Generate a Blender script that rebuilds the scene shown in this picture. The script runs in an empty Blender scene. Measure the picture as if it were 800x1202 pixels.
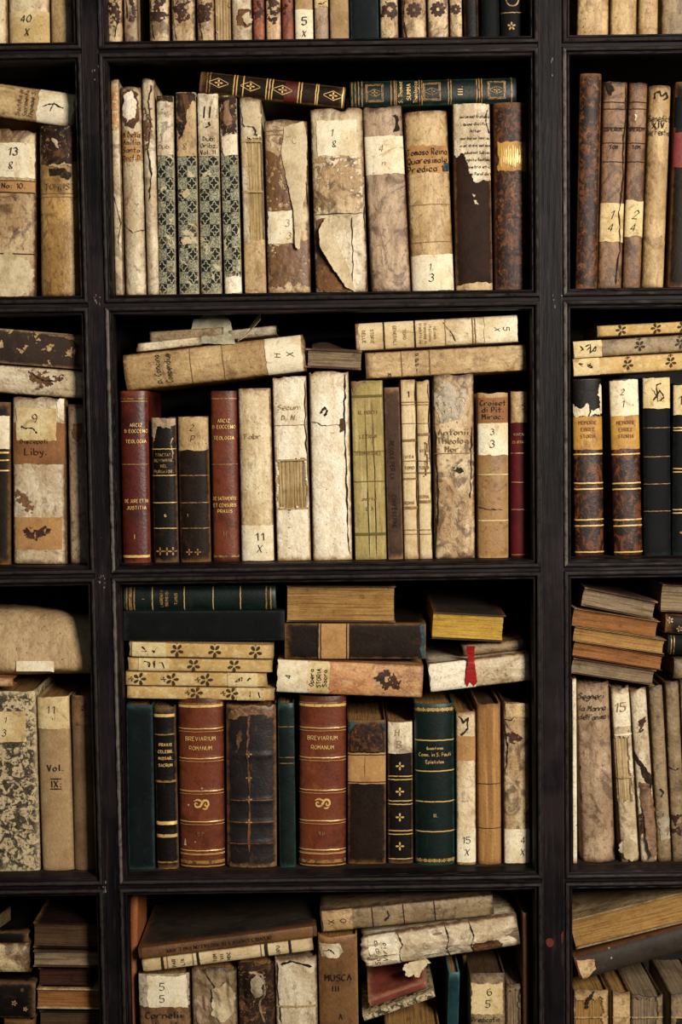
import bpy, math, random
import numpy as np
from mathutils import Matrix, Vector

random.seed(7)
S = bpy.context.scene
COL = S.collection

# ------------------------------------------------------------------ camera
F = 1670.0                                   # focal length in pixels of the 800x1202 frame
ROLL = math.radians(0.80)
PITCH = math.radians(3.806)
CAM = np.array([0.0, -2.0, 1.5])
fwd = np.array([0, math.cos(PITCH), -math.sin(PITCH)])
_r0 = np.array([1.0, 0, 0]); _u0 = np.cross(_r0, fwd)
right = math.cos(ROLL) * _r0 - math.sin(ROLL) * _u0
up = math.sin(ROLL) * _r0 + math.cos(ROLL) * _u0
cd = bpy.data.cameras.new('camera'); cam = bpy.data.objects.new('camera', cd); COL.objects.link(cam)
cd.sensor_fit = 'VERTICAL'; cd.sensor_height = 36.0; cd.lens = F / 1202 * 36.0
cd.clip_start = 0.05
m = Matrix.Identity(4)
for i in range(3):
    m[i][0] = right[i]; m[i][1] = up[i]; m[i][2] = -fwd[i]; m[i][3] = CAM[i]
cam.matrix_world = m
S.camera = cam

# ------------------------------------------------------------------ light
S.view_settings.view_transform = 'Standard'
S.view_settings.look = 'None'
S.view_settings.gamma = 1.0
S.view_settings.exposure = 0.0
S.view_settings.use_curve_mapping = False
W = bpy.data.worlds.new('room_light'); S.world = W; W.use_nodes = True
W.node_tree.nodes['Background'].inputs[0].default_value = (0.75, 0.88, 1.0, 1)
W.node_tree.nodes['Background'].inputs[1].default_value = 0.10


def area(name, loc, target, sx, sy, power, col):
    l = bpy.data.lights.new(name, 'AREA'); l.shape = 'RECTANGLE'; l.size = sx; l.size_y = sy
    l.energy = power; l.color = col
    o = bpy.data.objects.new(name, l); COL.objects.link(o)
    o.location = loc
    o.rotation_euler = (Vector(target) - Vector(loc)).to_track_quat('-Z', 'Y').to_euler()
    return o


area('window_daylight', (1.25, -2.35, 2.15), (-0.05, 0.0, 1.45), 0.6, 0.9, 112, (1.0, 0.92, 0.80))

# ------------------------------------------------------------------ helpers


def P(px, py, Y=0.0):
    """the point where the ray through a photo pixel meets the upright plane at depth Y"""
    d = fwd * F + right * (px - 400) - up * (py - 601)
    t = (Y - CAM[1]) / d[1]
    return CAM + d * t


def py_at_z(px, z, Y):
    a, b = -2000.0, 4000.0
    for _ in range(40):
        c = (a + b) / 2
        if P(px, c, Y)[2] > z: a = c
        else: b = c
    return (a + b) / 2


def lin(h):
    h = h.lstrip('#')
    o = []
    for i in (0, 2, 4):
        v = int(h[i:i + 2], 16) / 255
        o.append(v / 12.92 if v <= 0.04045 else ((v + 0.055) / 1.055) ** 2.4)
    return (o[0], o[1], o[2], 1)


def _hash(i, j, s):
    v = np.sin(i * 127.1 + j * 311.7 + s * 74.7) * 43758.5453
    return (v - np.floor(v)) * 2 - 1


def vn(x, y, s=0.0):
    x = np.asarray(x, float); y = np.asarray(y, float)
    i = np.floor(x); j = np.floor(y); a = x - i; b = y - j
    a = a * a * (3 - 2 * a); b = b * b * (3 - 2 * b)
    return ((_hash(i, j, s) * (1 - a) + _hash(i + 1, j, s) * a) * (1 - b) +
            (_hash(i, j + 1, s) * (1 - a) + _hash(i + 1, j + 1, s) * a) * b)


def fbm(x, y, s=0.0, o=3):
    r = 0; k = 1.0; tot = 0
    for q in range(o):
        r = r + vn(x * 2 ** q, y * 2 ** q, s + q * 3.7) * k; tot += k; k *= 0.55
    return r / tot


def mesh_arrays(name, V, Fq, smooth=True, sharp=40):
    me = bpy.data.meshes.new(name)
    V = np.asarray(V, np.float32).reshape(-1, 3)
    if isinstance(Fq, np.ndarray):
        n = Fq.shape[1]
        me.vertices.add(len(V)); me.vertices.foreach_set('co', V.ravel())
        me.loops.add(Fq.size); me.loops.foreach_set('vertex_index', Fq.astype(np.int32).ravel())
        me.polygons.add(len(Fq))
        me.polygons.foreach_set('loop_start', np.arange(0, Fq.size, n, dtype=np.int32))
        me.update(calc_edges=True)
    else:
        me.from_pydata(V.tolist(), [], Fq)
        me.update()
    me.polygons.foreach_set('use_smooth', np.full(len(me.polygons), smooth))
    if smooth:
        me.set_sharp_from_angle(angle=math.radians(sharp))
    return me


def shell(G, I, mask=None):
    """outer grid G, inner grid I (nr,nc,3) -> closed verts/quads with rim; mask hides cells"""
    nr, nc, _ = G.shape
    idx = np.arange(nr * nc).reshape(nr, nc)
    if mask is None: mask = np.ones((nr - 1, nc - 1), bool)
    a = idx[:-1, :-1][mask]; b = idx[:-1, 1:][mask]; c = idx[1:, 1:][mask]; d = idx[1:, :-1][mask]
    off = nr * nc
    fs = [np.stack([a, b, c, d], 1), np.stack([d, c, b, a], 1) + off]
    pm = np.zeros((nr + 1, nc + 1), bool); pm[1:-1, 1:-1] = mask
    # edges along columns (between rows) at grid column j: cells left pm[:,j], right pm[:,j+1]
    L = pm[1:-1, :-1]; R = pm[1:-1, 1:]
    e0 = idx[:-1, :]; e1 = idx[1:, :]
    s = (R & ~L); fs.append(np.stack([e0[s], e1[s], e1[s] + off, e0[s] + off], 1))
    s = (L & ~R); fs.append(np.stack([e1[s], e0[s], e0[s] + off, e1[s] + off], 1))
    D = pm[:-1, 1:-1]; U = pm[1:, 1:-1]
    e0 = idx[:, :-1]; e1 = idx[:, 1:]
    s = (U & ~D); fs.append(np.stack([e1[s], e0[s], e0[s] + off, e1[s] + off], 1))
    s = (D & ~U); fs.append(np.stack([e0[s], e1[s], e1[s] + off, e0[s] + off], 1))
    V = np.concatenate([G.reshape(-1, 3), I.reshape(-1, 3)])
    Q = np.concatenate(fs)
    used = np.unique(Q); rm = np.full(len(V), -1); rm[used] = np.arange(len(used))
    return V[used], rm[Q], used


def obj(name, me, mat, parent=None):
    o = bpy.data.objects.new(name, me); COL.objects.link(o)
    if mat is not None: me.materials.append(mat)
    if parent is not None: o.parent = parent
    return o


def box_mesh(name, x0, x1, y0, y1, z0, z1, bev=0.0015):
    import bmesh
    bm = bmesh.new(); bmesh.ops.create_cube(bm, size=1)
    for v in bm.verts:
        v.co = ((x0 + x1) / 2 + v.co.x * (x1 - x0), (y0 + y1) / 2 + v.co.y * (y1 - y0), (z0 + z1) / 2 + v.co.z * (z1 - z0))
    if bev: bmesh.ops.bevel(bm, geom=bm.edges[:], offset=bev, segments=2, affect='EDGES', profile=0.5)
    me = bpy.data.meshes.new(name); bm.to_mesh(me); bm.free()
    return me


# ------------------------------------------------------------------ materials
_mats = {}


def MAT(name, base, layers=(), rough=0.75, bump=0.25, bscale=260, spec=0.3, metal=0.0, edge=None, banis=(1, 1, 1), coat=0.0, extra=None, grain=0.42):
    """layers: (colour, scale, lo, hi, strength, anisotropy, distortion); edge: (colour, strength)"""
    if name in _mats: return _mats[name]
    m = bpy.data.materials.new(name); _mats[name] = m; m.use_nodes = True
    nt = m.node_tree; nd = nt.nodes; lk = nt.links
    bs = nd['Principled BSDF']
    tc = nd.new('ShaderNodeTexCoord'); oi = nd.new('ShaderNodeObjectInfo')
    vm = nd.new('ShaderNodeVectorMath'); vm.operation = 'SCALE'; vm.inputs[0].default_value = (17.3, 31.1, 23.7)
    lk.new(oi.outputs['Random'], vm.inputs['Scale'])
    va = nd.new('ShaderNodeVectorMath'); va.operation = 'ADD'
    lk.new(tc.outputs['Object'], va.inputs[0]); lk.new(vm.outputs[0], va.inputs[1])
    co = va.outputs[0]

    def noise(scale, an, dist=0.0, det=4.0):
        s = co
        if an != (1, 1, 1):
            mp = nd.new('ShaderNodeMapping'); mp.inputs['Scale'].default_value = an
            lk.new(co, mp.inputs[0]); s = mp.outputs[0]
        n = nd.new('ShaderNodeTexNoise'); n.inputs['Scale'].default_value = scale
        n.inputs['Detail'].default_value = det; n.inputs['Distortion'].default_value = dist
        n.inputs['Roughness'].default_value = 0.6
        lk.new(s, n.inputs['Vector'])
        return n.outputs['Fac']

    cur = None
    rgb = nd.new('ShaderNodeRGB'); rgb.outputs[0].default_value = lin(base); cur = rgb.outputs[0]
    if extra: cur = extra(nd, lk, tc, co, cur)

    def mix(fac, colour):
        nonlocal cur
        x = nd.new('ShaderNodeMix'); x.data_type = 'RGBA'
        lk.new(fac, x.inputs[0]); lk.new(cur, x.inputs[6]); x.inputs[7].default_value = lin(colour)
        cur = x.outputs[2]

    for L in layers:
        colr, sc, lo, hi, st = L[:5]
        an = L[5] if len(L) > 5 else (1, 1, 1); dist = L[6] if len(L) > 6 else 0.0
        f = noise(sc, an, dist)
        mr = nd.new('ShaderNodeMapRange'); mr.interpolation_type = 'SMOOTHSTEP'
        mr.inputs[1].default_value = lo; mr.inputs[2].default_value = hi; mr.inputs[4].default_value = st
        lk.new(f, mr.inputs[0]); mix(mr.outputs[0], colr)
    if edge:
        at = nd.new('ShaderNodeAttribute'); at.attribute_name = 'edge'
        f = noise(90, (1, 1, 1), 0.5)
        mu = nd.new('ShaderNodeMath'); mu.operation = 'MULTIPLY'; lk.new(at.outputs['Fac'], mu.inputs[0]); lk.new(f, mu.inputs[1])
        mr = nd.new('ShaderNodeMapRange'); mr.interpolation_type = 'SMOOTHSTEP'
        mr.inputs[1].default_value = 0.12; mr.inputs[2].default_value = 0.5; mr.inputs[4].default_value = edge[1]
        lk.new(mu.outputs[0], mr.inputs[0]); mix(mr.outputs[0], edge[0])
    if grain:
        for sc, lo, hi, st, dk in ((420, .44, .68, grain, .45), (1100, .5, .68, grain * .9, .5), (70, .5, .72, grain * .55, .6)):
            f = noise(sc, (1, 1, .6), .6, 6.0)
            mr = nd.new('ShaderNodeMapRange'); mr.inputs[1].default_value = lo; mr.inputs[2].default_value = hi; mr.inputs[4].default_value = st
            lk.new(f, mr.inputs[0])
            x = nd.new('ShaderNodeMix'); x.data_type = 'RGBA'; x.blend_type = 'MULTIPLY'
            lk.new(mr.outputs[0], x.inputs[0]); lk.new(cur, x.inputs[6]); x.inputs[7].default_value = (dk, dk * .86, dk * .7, 1)
            cur = x.outputs[2]
    lk.new(cur, bs.inputs['Base Color'])
    bs.inputs['Roughness'].default_value = rough
    bs.inputs['Specular IOR Level'].default_value = spec
    bs.inputs['Metallic'].default_value = metal
    bs.inputs['Coat Weight'].default_value = coat
    bs.inputs['Coat Roughness'].default_value = 0.35
    if bump:
        f1 = noise(bscale, banis, 0.3, 5.0)
        bp = nd.new('ShaderNodeBump'); bp.inputs['Strength'].default_value = bump; bp.inputs['Distance'].default_value = 0.004
        lk.new(f1, bp.inputs['Height']); lk.new(bp.outputs[0], bs.inputs['Normal'])
    return m


def vellum(name, base='#d9c6a0', mid='#b8986a', stain='#7a5230', amt=0.5, speck='#3c2615', rough=0.5, bump=0.55):
    return MAT(name, base, [
        (mid, 14, 0.40, 0.62, 0.8, (1, 1, 1), 0.6),
        (mid, 90, 0.44, 0.66, 0.75, (1, 1, 0.13)),
        (stain, 24, 0.60 - 0.13 * amt, 0.70 - 0.09 * amt, 0.3 + 0.5 * amt, (1, 1, 0.8), 2.2),
        (stain, 110, 0.52, 0.70, 0.5 * amt + 0.2, (1, 1, 0.7), 1.2),
        (speck, 55, 0.64, 0.70, 0.35 + .4 * amt, (1, 1, 1), 3.0),
        (speck, 230, 0.63, 0.70, 0.8),
        (base, 160, 0.62, 0.72, 0.6)],
        rough=rough, bump=bump, bscale=110, spec=0.4, edge=(stain, 0.95))


def leather(name, base, light, dark, crack=0.5, rough=0.45, edge=None, bump=0.16, spec=0.45):
    return MAT(name, base, [
        (dark, 18, 0.45, 0.68, 0.8, (1, 1, 1), 0.5),
        (light, 55, 0.55, 0.74, 0.45, (1, 1, 0.7), 0.8),
        (dark, 130, 0.54, 0.66, crack, (1, 1, 0.8), 1.0),
        (light, 240, 0.66, 0.74, 0.5)],
        rough=rough, bump=bump, bscale=240, spec=spec, edge=(edge or light, 0.9))


def pages(name, base, dark, mid):
    return MAT(name, base, [
        (mid, 30, 0.42, 0.66, 0.6),
        (dark, 420, 0.48, 0.66, 0.75, (1, 0.03, 0.03), 0.0),
        (mid, 900, 0.45, 0.62, 0.6, (1, 0.02, 0.02), 0.0),
        (dark, 60, 0.62, 0.74, 0.55)],
        rough=0.9, bump=0.55, bscale=520, spec=0.1, banis=(1, 0.03, 0.03))


V_CREAM = vellum('vellum_cream', '#e4d3ad', '#c2a67a', '#7c5732', 0.3)
V_WHITE = vellum('vellum_white', '#f3e8d0', '#dccaa6', '#94703f', 0.12)
V_PALE = vellum('vellum_pale', '#e4d6b8', '#b59d78', '#664628', 0.5)
V_TAN = vellum('vellum_tan', '#cbad7c', '#a38254', '#614122', 0.4)
V_AMBER = vellum('vellum_amber', '#c29a5c', '#8e6936', '#442a12', 0.6, rough=0.4)
V_STAIN = vellum('vellum_stained', '#d6be94', '#a07c50', '#4a2d16', 0.9)
V_DUST = vellum('vellum_dusty', '#9c8562', '#766044', '#40301e', 0.5)
V_GREY = vellum('vellum_grey', '#b8ab94', '#94846a', '#57452f', 0.6)
V_PINK = vellum('vellum_pinkish', '#bda283', '#93785c', '#54392a', 0.7)
V_BROWN = vellum('vellum_brown', '#8f6b48', '#6c4a2e', '#351f10', 0.7)
V_ORANGE = vellum('vellum_orange', '#d6b88c', '#b98656', '#85502a', 0.6)
V_RED = vellum('leather_faded_red', '#9a5a38', '#7c3c24', '#3c1a10', 0.7)
L_RED = leather('leather_red_brown', '#6c341d', '#8e4d2c', '#451a0e', 0.45, 0.42, edge='#3c180a', spec=.3)
L_OX = leather('leather_oxblood', '#51190f', '#7a3520', '#2a0b07', 0.4, 0.4)
L_DARK = leather('leather_dark_brown', '#20130c', '#4a2f18', '#0d0805', 0.7, 0.55, edge='#76542f', spec=.14)
L_BLACK = leather('leather_black', '#110c09', '#3a2415', '#070504', 0.6, 0.5, edge='#6a4e33', spec=.16)
L_MOTT = MAT('leather_mottled', '#2a160d', [('#6e3c1c', 75, .46, .60, .8, (1, 1, .8), 1.6), ('#180c07', 22, .48, .62, .7, (1, 1, 1), .8), ('#96602f', 150, .56, .68, .6, (1, 1, .8), 1.0), ('#120905', 190, .54, .64, .8, (1, 1, .8), 1.0)], rough=.5, bump=.2, bscale=240, spec=.25, edge=('#7a5230', .8))
L_SCUFF = MAT('leather_scuffed', '#2e1b10', [('#6a4828', 45, .5, .62, .75, (1, 1, 1), 2.0), ('#140b06', 30, .48, .62, .7), ('#a88458', 120, .6, .68, .75, (1, 1, 1), 1.5), ('#c8ac80', 260, .66, .72, .8)], rough=.6, bump=.4, bscale=180, spec=.2)
L_TREE = MAT('leather_tree_calf', '#28130b', [('#6e3a1c', 40, .48, .6, .85, (1, 1, .5), 2.5), ('#120907', 60, .5, .6, .8, (1, 1, .6), 2.0), ('#8a5028', 140, .58, .7, .6)], rough=.42, bump=.12, bscale=240, spec=.3, edge=('#22120b', .8))
L_BROWN = leather('leather_brown', '#74502c', '#9c7240', '#4a2e16', 0.6, 0.5)
L_TANB = leather('leather_tan', '#9a7442', '#b89258', '#5c3a1a', 0.6, 0.5)
C_GREEN = leather('cloth_dark_green', '#0b1a17', '#16302a', '#050c0a', 0.4, 0.42, edge='#2c4a40', bump=0.1, spec=.3)
C_TEAL = leather('cloth_dark_teal', '#0b1315', '#17262a', '#060a0b', 0.4, 0.65, edge='#2b4042', bump=0.1, spec=.12)
C_BLACK = leather('cloth_black', '#07090a', '#121718', '#040505', 0.4, 0.65, edge='#1e2423', bump=0.1, spec=.12)
C_BLUE = leather('cloth_blue_green', '#16383c', '#2b575c', '#0c2427', 0.4, 0.6, edge='#4c7a7e', bump=0.1, spec=.2)
C_RED = leather('cloth_crimson', '#500a0d', '#741a1a', '#2c0608', 0.3, 0.6, edge='#3a0a0c', bump=0.1, spec=.15)
C_BRICK = leather('cloth_brick_red', '#7e3c2e', '#9a5442', '#55251c', 0.5, 0.6, edge='#b07a5c')
C_SLATE = leather('board_slate_brown', '#352c25', '#50453a', '#1e1814', 0.4, 0.6, edge='#6a3e20', bump=0.1, spec=.25)
C_UMBER = leather('paper_umber', '#4a3426', '#6a4e3a', '#2c1d14', 0.4, 0.75, edge='#8a6a4e', spec=.2)
K_OLIVE = MAT('paper_olive', '#a8945a', [('#8a7644', 20, .42, .66, .7), ('#cfbf8e', 150, .5, .68, .6, (1, 1, .05)), ('#5c5228', 170, .62, .72, .6, (1, 1, .08))], rough=.8, bump=.3, edge=('#6a6030', .6))
K_KRAFT = MAT('paper_kraft', '#a88a62', [('#8a6c48', 20, .42, .66, .7), ('#c0a47c', 120, .55, .72, .5), ('#54402a', 240, .66, .74, .6)], rough=.85, bump=.2, edge=('#6a5030', .5))
K_KRAFTD = MAT('paper_kraft_dark', '#7a5e42', [('#5c4430', 20, .42, .66, .7), ('#947454', 120, .55, .72, .5, (1, 1, .1))], rough=.85, bump=.2)
K_PRINT = MAT('paper_cream_print', '#d9c49a', [('#bb9c6a', 24, .42, .66, .8), ('#8c6a3e', 130, .58, .72, .6, (1, 1, .1)), ('#6a4a28', 200, .66, .73, .7)], rough=.8, bump=.35, bscale=200, banis=(1, 1, .1), edge=('#7a5630', .7))
K_YEL = MAT('paper_yellow_floral', '#c8a76a', [('#a9844a', 26, .42, .66, .7), ('#dcc698', 90, .48, .68, .7), ('#5c3e1a', 200, .66, .74, .6)], rough=.75, bump=.2, edge=('#6a4a20', .7))
K_SPECK = MAT('paper_speckled', '#c8b48c', [('#a08a62', 20, .42, .66, .5), ('#1c1712', 95, .485, .54, .9, (1, 1, 1), 1.0), ('#1c1712', 220, .52, .60, .75), ('#d8c8a4', 18, .64, .72, .6)], rough=.7, bump=.2, edge=('#c8b48c', .5))
K_DFLOR = MAT('paper_dark_floral', '#38291f', [('#241811', 20, .42, .66, .7), ('#5c4432', 60, .58, .72, .5), ('#a88a66', 120, .66, .72, .6)], rough=.75, bump=.2, edge=('#b89a70', .7))
K_WHITE = MAT('label_white', '#ece0c2', [('#d2bd92', 24, .42, .64, .8), ('#a8834e', 40, .56, .72, .6, (1, 1, 1), 1.5), ('#5a3e22', 230, .65, .71, .7)], rough=.85, bump=.2, grain=.4)
K_CREAM = MAT('label_cream', '#dcc796', [('#bb9a60', 24, .42, .64, .8), ('#8a6434', 50, .56, .70, .6, (1, 1, 1), 1.5), ('#4c321a', 230, .65, .71, .7)], rough=.85, bump=.2, grain=.45)
K_TANL = MAT('label_tan', '#b08450', [('#8a5c30', 30, .45, .68, .7), ('#c8a06a', 120, .55, .7, .5), ('#50301a', 200, .66, .74, .6)], rough=.7, bump=.15)
K_GOLDL = MAT('label_gold', '#b88a3e', [('#8c5c24', 30, .45, .66, .7), ('#d8b060', 90, .52, .7, .6, (1, 1, .3)), ('#4c2c12', 130, .62, .72, .7)], rough=.5, bump=.2)
K_BROWNL = MAT('label_brown', '#8a5c34', [('#6a4022', 30, .45, .68, .7), ('#a87c4c', 120, .55, .7, .5), ('#3a2010', 200, .66, .74, .6)], rough=.7, bump=.15)
K_TORN = MAT('torn_parchment', '#cdbb98', [('#a58c64', 30, .45, .68, .8), ('#7c5e3a', 110, .6, .74, .6)], rough=.7, bump=.25)
K_SAGE = MAT('torn_sheet_grey_green', '#b6af92', [('#8c8468', 30, .42, .62, .8), ('#c0b89c', 60, .58, .66, .7)], rough=.8, bump=.2)
K_STAINP = MAT('ink_stain', '#402216', [('#24110a', 90, .42, .62, .8), ('#7a4428', 160, .55, .7, .6)], rough=.6, bump=.2)
K_UNDER = MAT('bare_brown_board', '#6e4a2a', [('#3c2412', 40, .42, .62, .8), ('#9a7446', 110, .55, .7, .6), ('#2a1a0e', 160, .6, .7, .6)], rough=.8, bump=.4)
P_TAN = pages('page_edges_tan', '#a8834e', '#5c3e1e', '#8a6436')
P_GREY = pages('page_edges_grey', '#8f7c62', '#4a3b2b', '#6c5a44')
P_CREAM = pages('page_edges_cream', '#c3ac80', '#6a4f2e', '#9a7f54')
P_ORANGE = pages('page_edges_orange', '#96673e', '#553418', '#7a4f2c')
P_YELLOW = pages('page_edges_yellow', '#c8a24c', '#84642a', '#ac8638')
P_DARK = pages('page_edges_dark', '#55402c', '#2a1c10', '#3e2c1c')
P_RED = pages('page_edges_red', '#452a22', '#20110d', '#341f18')
INK = MAT('ink', '#1e130b', [('#5a4028', 220, .55, .72, .6)], rough=.8, bump=0, grain=0)
INKF = MAT('ink_faded', '#7a5c3a', [('#a08458', 150, .45, .65, .7)], rough=.8, bump=0, grain=0)
CRACK = MAT('split_line', '#1c110a', [('#4a3018', 150, .5, .65, .7)], rough=.9, bump=0, grain=0)
GILT = MAT('gilt', '#deb56a', [('#8a5f2c', 190, .54, .7, .8)], rough=.4, bump=.1, metal=.2, spec=.6, grain=.2)
GILTD = MAT('gilt_worn', '#a07a42', [('#3a2814', 170, .46, .62, .85)], rough=.45, bump=.1, metal=.2, spec=.5, grain=.2)
RIBBON = MAT('ribbon_red', '#a01c1c', [('#6a0e10', 160, .45, .65, .7, (1, 1, .1))], rough=.5, bump=.1)
CORD = MAT('binding_cord', '#b49a6c', [('#6a5030', 300, .45, .65, .8)], rough=.9, bump=.3)
F_DARK = MAT('flower_print', '#3c2a14', [('#7c5a2c', 200, .58, .7, .6)], rough=.8, bump=0)
TEALB = MAT('board_edge_blue', '#2f4a50', [('#16262a', 90, .45, .62, .7)], rough=.7, bump=.2)


def _wood_extra(nd, lk, tc, co, cur): return cur


def wood(name, an, ec='#3a3430', es=.6):
    an2 = tuple(0.5 if a < 1 else 1 for a in an)
    return MAT(name, '#151012', [
        ('#050405', 60, .44, .62, .85, an),
        ('#31272a', 140, .54, .7, .7, an),
        ('#2a2023', 4, .48, .62, .6),
        ('#050607', 9, .5, .62, .6),
        ('#4a4440', 260, .71, .77, .6, an2),
        ('#a49c92', 420, .75, .79, .8)],
        rough=.5, bump=.3, bscale=170, spec=.09, banis=an, edge=(ec, es), grain=.3)


WOODV = wood('black_paint_upright_grain', (1, 1, .07))
WOODH = wood('black_paint_level_grain', (.07, 1, 1))
WORNLIT = wood('worn_bead_painted_highlight', (1, 1, .07), '#6f675f', .75)  # bead wear, lightened further to paint in the highlight on light-facing sides
DUSTY = MAT('dusty_black_shelf', '#2a241f', [('#15110f', 20, .42, .62, .8, (.2, 1, 1)), ('#4a4138', 90, .52, .68, .6, (.3, 1, 1))], rough=.7, bump=.2, spec=.15)
BACK = MAT('back_board', '#12100f', [('#1c1917', 30, .45, .65, .7, (1, 1, .1))], rough=.8, bump=.2)
FLOOR = MAT('floor_boards', '#4a3a2c', [('#2c2018', 8, .42, .66, .7, (1, .1, 1))], rough=.6, bump=.1)


def _checker(nd, lk, tc, co, cur):
    mp = nd.new('ShaderNodeMapping'); mp.inputs['Scale'].default_value = (1 / 0.0135, 0.0, 1 / 0.0165); lk.new(tc.outputs['Object'], mp.inputs[0])
    ck = nd.new('ShaderNodeTexChecker'); ck.inputs['Scale'].default_value = 1.0
    lk.new(mp.outputs[0], ck.inputs['Vector'])
    ad = nd.new('ShaderNodeVectorMath'); ad.operation = 'ADD'; ad.inputs[1].default_value = (0, 0.5, 0); lk.new(mp.outputs[0], ad.inputs[0]); lk.new(ad.outputs[0], ck.inputs['Vector'])
    fr = nd.new('ShaderNodeVectorMath'); fr.operation = 'FRACTION'; lk.new(mp.outputs[0], fr.inputs[0])
    sb = nd.new('ShaderNodeVectorMath'); sb.operation = 'SUBTRACT'; sb.inputs[1].default_value = (.5, 0, .5); lk.new(fr.outputs[0], sb.inputs[0])
    ln = nd.new('ShaderNodeVectorMath'); ln.operation = 'LENGTH'; lk.new(sb.outputs[0], ln.inputs[0])
    se = nd.new('ShaderNodeSeparateXYZ'); lk.new(sb.outputs[0], se.inputs[0])
    at = nd.new('ShaderNodeMath'); at.operation = 'ARCTAN2'; lk.new(se.outputs[0], at.inputs[0]); lk.new(se.outputs[2], at.inputs[1])
    m4 = nd.new('ShaderNodeMath'); m4.operation = 'MULTIPLY'; m4.inputs[1].default_value = 4; lk.new(at.outputs[0], m4.inputs[0])
    cs = nd.new('ShaderNodeMath'); cs.operation = 'COSINE'; lk.new(m4.outputs[0], cs.inputs[0])
    r = nd.new('ShaderNodeMath'); r.operation = 'MULTIPLY_ADD'; r.inputs[1].default_value = .09; r.inputs[2].default_value = .33; lk.new(cs.outputs[0], r.inputs[0])
    d = nd.new('ShaderNodeMath'); d.operation = 'SUBTRACT'; lk.new(ln.outputs['Value'], d.inputs[0]); lk.new(r.outputs[0], d.inputs[1])
    ab = nd.new('ShaderNodeMath'); ab.operation = 'ABSOLUTE'; lk.new(d.outputs[0], ab.inputs[0])
    pet = nd.new('ShaderNodeMapRange'); pet.inputs[1].default_value = .025; pet.inputs[2].default_value = .06; lk.new(ab.outputs[0], pet.inputs[0])   # 0 on the ring -> pale line
    mx = nd.new('ShaderNodeMix'); mx.data_type = 'RGBA'; mx.inputs[6].default_value = lin('#b3ac8c'); mx.inputs[7].default_value = lin('#0e1412'); lk.new(pet.outputs[0], mx.inputs[0])
    nz = nd.new('ShaderNodeTexNoise'); nz.inputs['Scale'].default_value = 650; lk.new(co, nz.inputs['Vector'])
    st = nd.new('ShaderNodeMapRange'); st.inputs[1].default_value = .42; st.inputs[2].default_value = .6; lk.new(nz.outputs['Fac'], st.inputs[0])
    m2 = nd.new('ShaderNodeMix'); m2.data_type = 'RGBA'; m2.inputs[6].default_value = lin('#a9a487'); m2.inputs[7].default_value = lin('#3f463c'); lk.new(st.outputs[0], m2.inputs[0])
    m3 = nd.new('ShaderNodeMix'); m3.data_type = 'RGBA'; lk.new(ck.outputs['Fac'], m3.inputs[0]); lk.new(m2.outputs[2], m3.inputs[6]); lk.new(mx.outputs[2], m3.inputs[7])
    return m3.outputs[2]


K_CHECK = MAT('paper_checkered', '#888888', [('#cdbf9a', 34, .58, .64, .85, (1, 1, 1), 1.5), ('#6a5a3c', 60, .56, .7, .6), ('#cdbb92', 160, .63, .70, .85)], rough=.8, bump=.2, edge=('#c0ae88', .7), extra=_checker)

# ------------------------------------------------------------------ floor and bookcase
fl = obj('floor', box_mesh('floor', -2.5, 2.5, -3.2, 0.35, -0.05, 0.0, 0), FLOOR)
fl['kind'] = 'structure'
YF = 0.030                                     # spines stand this far behind the face of the case
SH = [2.0222, 1.6750, 1.2955, 0.8475, 0.400]   # top of each shelf board
TOPZ = 2.40
COLX = [(-0.954, -0.348), (-0.3255, 0.281), (0.313, 0.919)]
DEEP = 0.30
MW = 0.0115                                    # width of the moulding round each opening
case = bpy.data.objects.new('bookcase', None); COL.objects.link(case); case.location = (0, 0, 0)
case['label'] = 'tall black painted wooden bookcase with beaded mouldings, filled with old books'
case['category'] = 'bookcase'


def set_edge(me, fn):
    a = me.attributes.new('edge', 'FLOAT', 'POINT')
    n = len(me.vertices); co = np.empty(n * 3, np.float32); me.vertices.foreach_get('co', co)
    a.data.foreach_set('value', fn(co.reshape(-1, 3)).astype(np.float32))


stx = [(-0.985, -0.954), (-0.348, -0.3255), (0.281, 0.313), (0.919, 0.95)]
for x0, x1 in stx:
    nx, nz = 9, 260
    zz = np.linspace(0, TOPZ + .04, nz); xs = np.linspace(x0, x1, nx)
    X, Z = np.meshgrid(xs, zz)
    Yv = fbm(X * 260, Z * 12, 3) * .0003 + fbm(X * 90, Z * 60, 5) * .0003
    G = np.stack([X, Yv, Z], 2); I = np.stack([X, np.full_like(X, .022), Z], 2)
    V, Q, _ = shell(G, I)
    o = obj('stile', mesh_arrays('stile', V, Q), WOODV, case)
    set_edge(o.data, lambda c: np.where(np.minimum(abs(c[:, 0] - x0), abs(c[:, 0] - x1)) < .002, .75, 0.0))
    xm = (x0 + x1) / 2
    obj('divider', box_mesh('divider', xm - .010, xm + .010, .022, DEEP, 0, TOPZ + .04), WOODV, case)
RAIL = []
for k, z in enumerate(SH):
    for c, (x0, x1) in enumerate(COLX):
        obj('shelf_board', box_mesh('shelf_board', x0 - .001, x1 + .001, .010, DEEP, z - .016, z - .0002), DUSTY, case)
obj('back_panel', box_mesh('back_panel', -0.985, .95, DEEP, DEEP + .012, 0, TOPZ + .04, 0), BACK, case)
obj('crown', box_mesh('crown', -1.0, .965, -.03, DEEP + .012, TOPZ + .04, TOPZ + .10, .004), WOODH, case)
for c, (x0, x1) in enumerate(COLX):
    obj('plinth', box_mesh('plinth', x0, x1, .002, .022, 0, SH[4] - .026, .001), WOODH, case)
    obj('shelf_board', box_mesh('shelf_board', x0, x1, .01, DEEP, TOPZ + .012, TOPZ + .04), WOODH, case)
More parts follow.
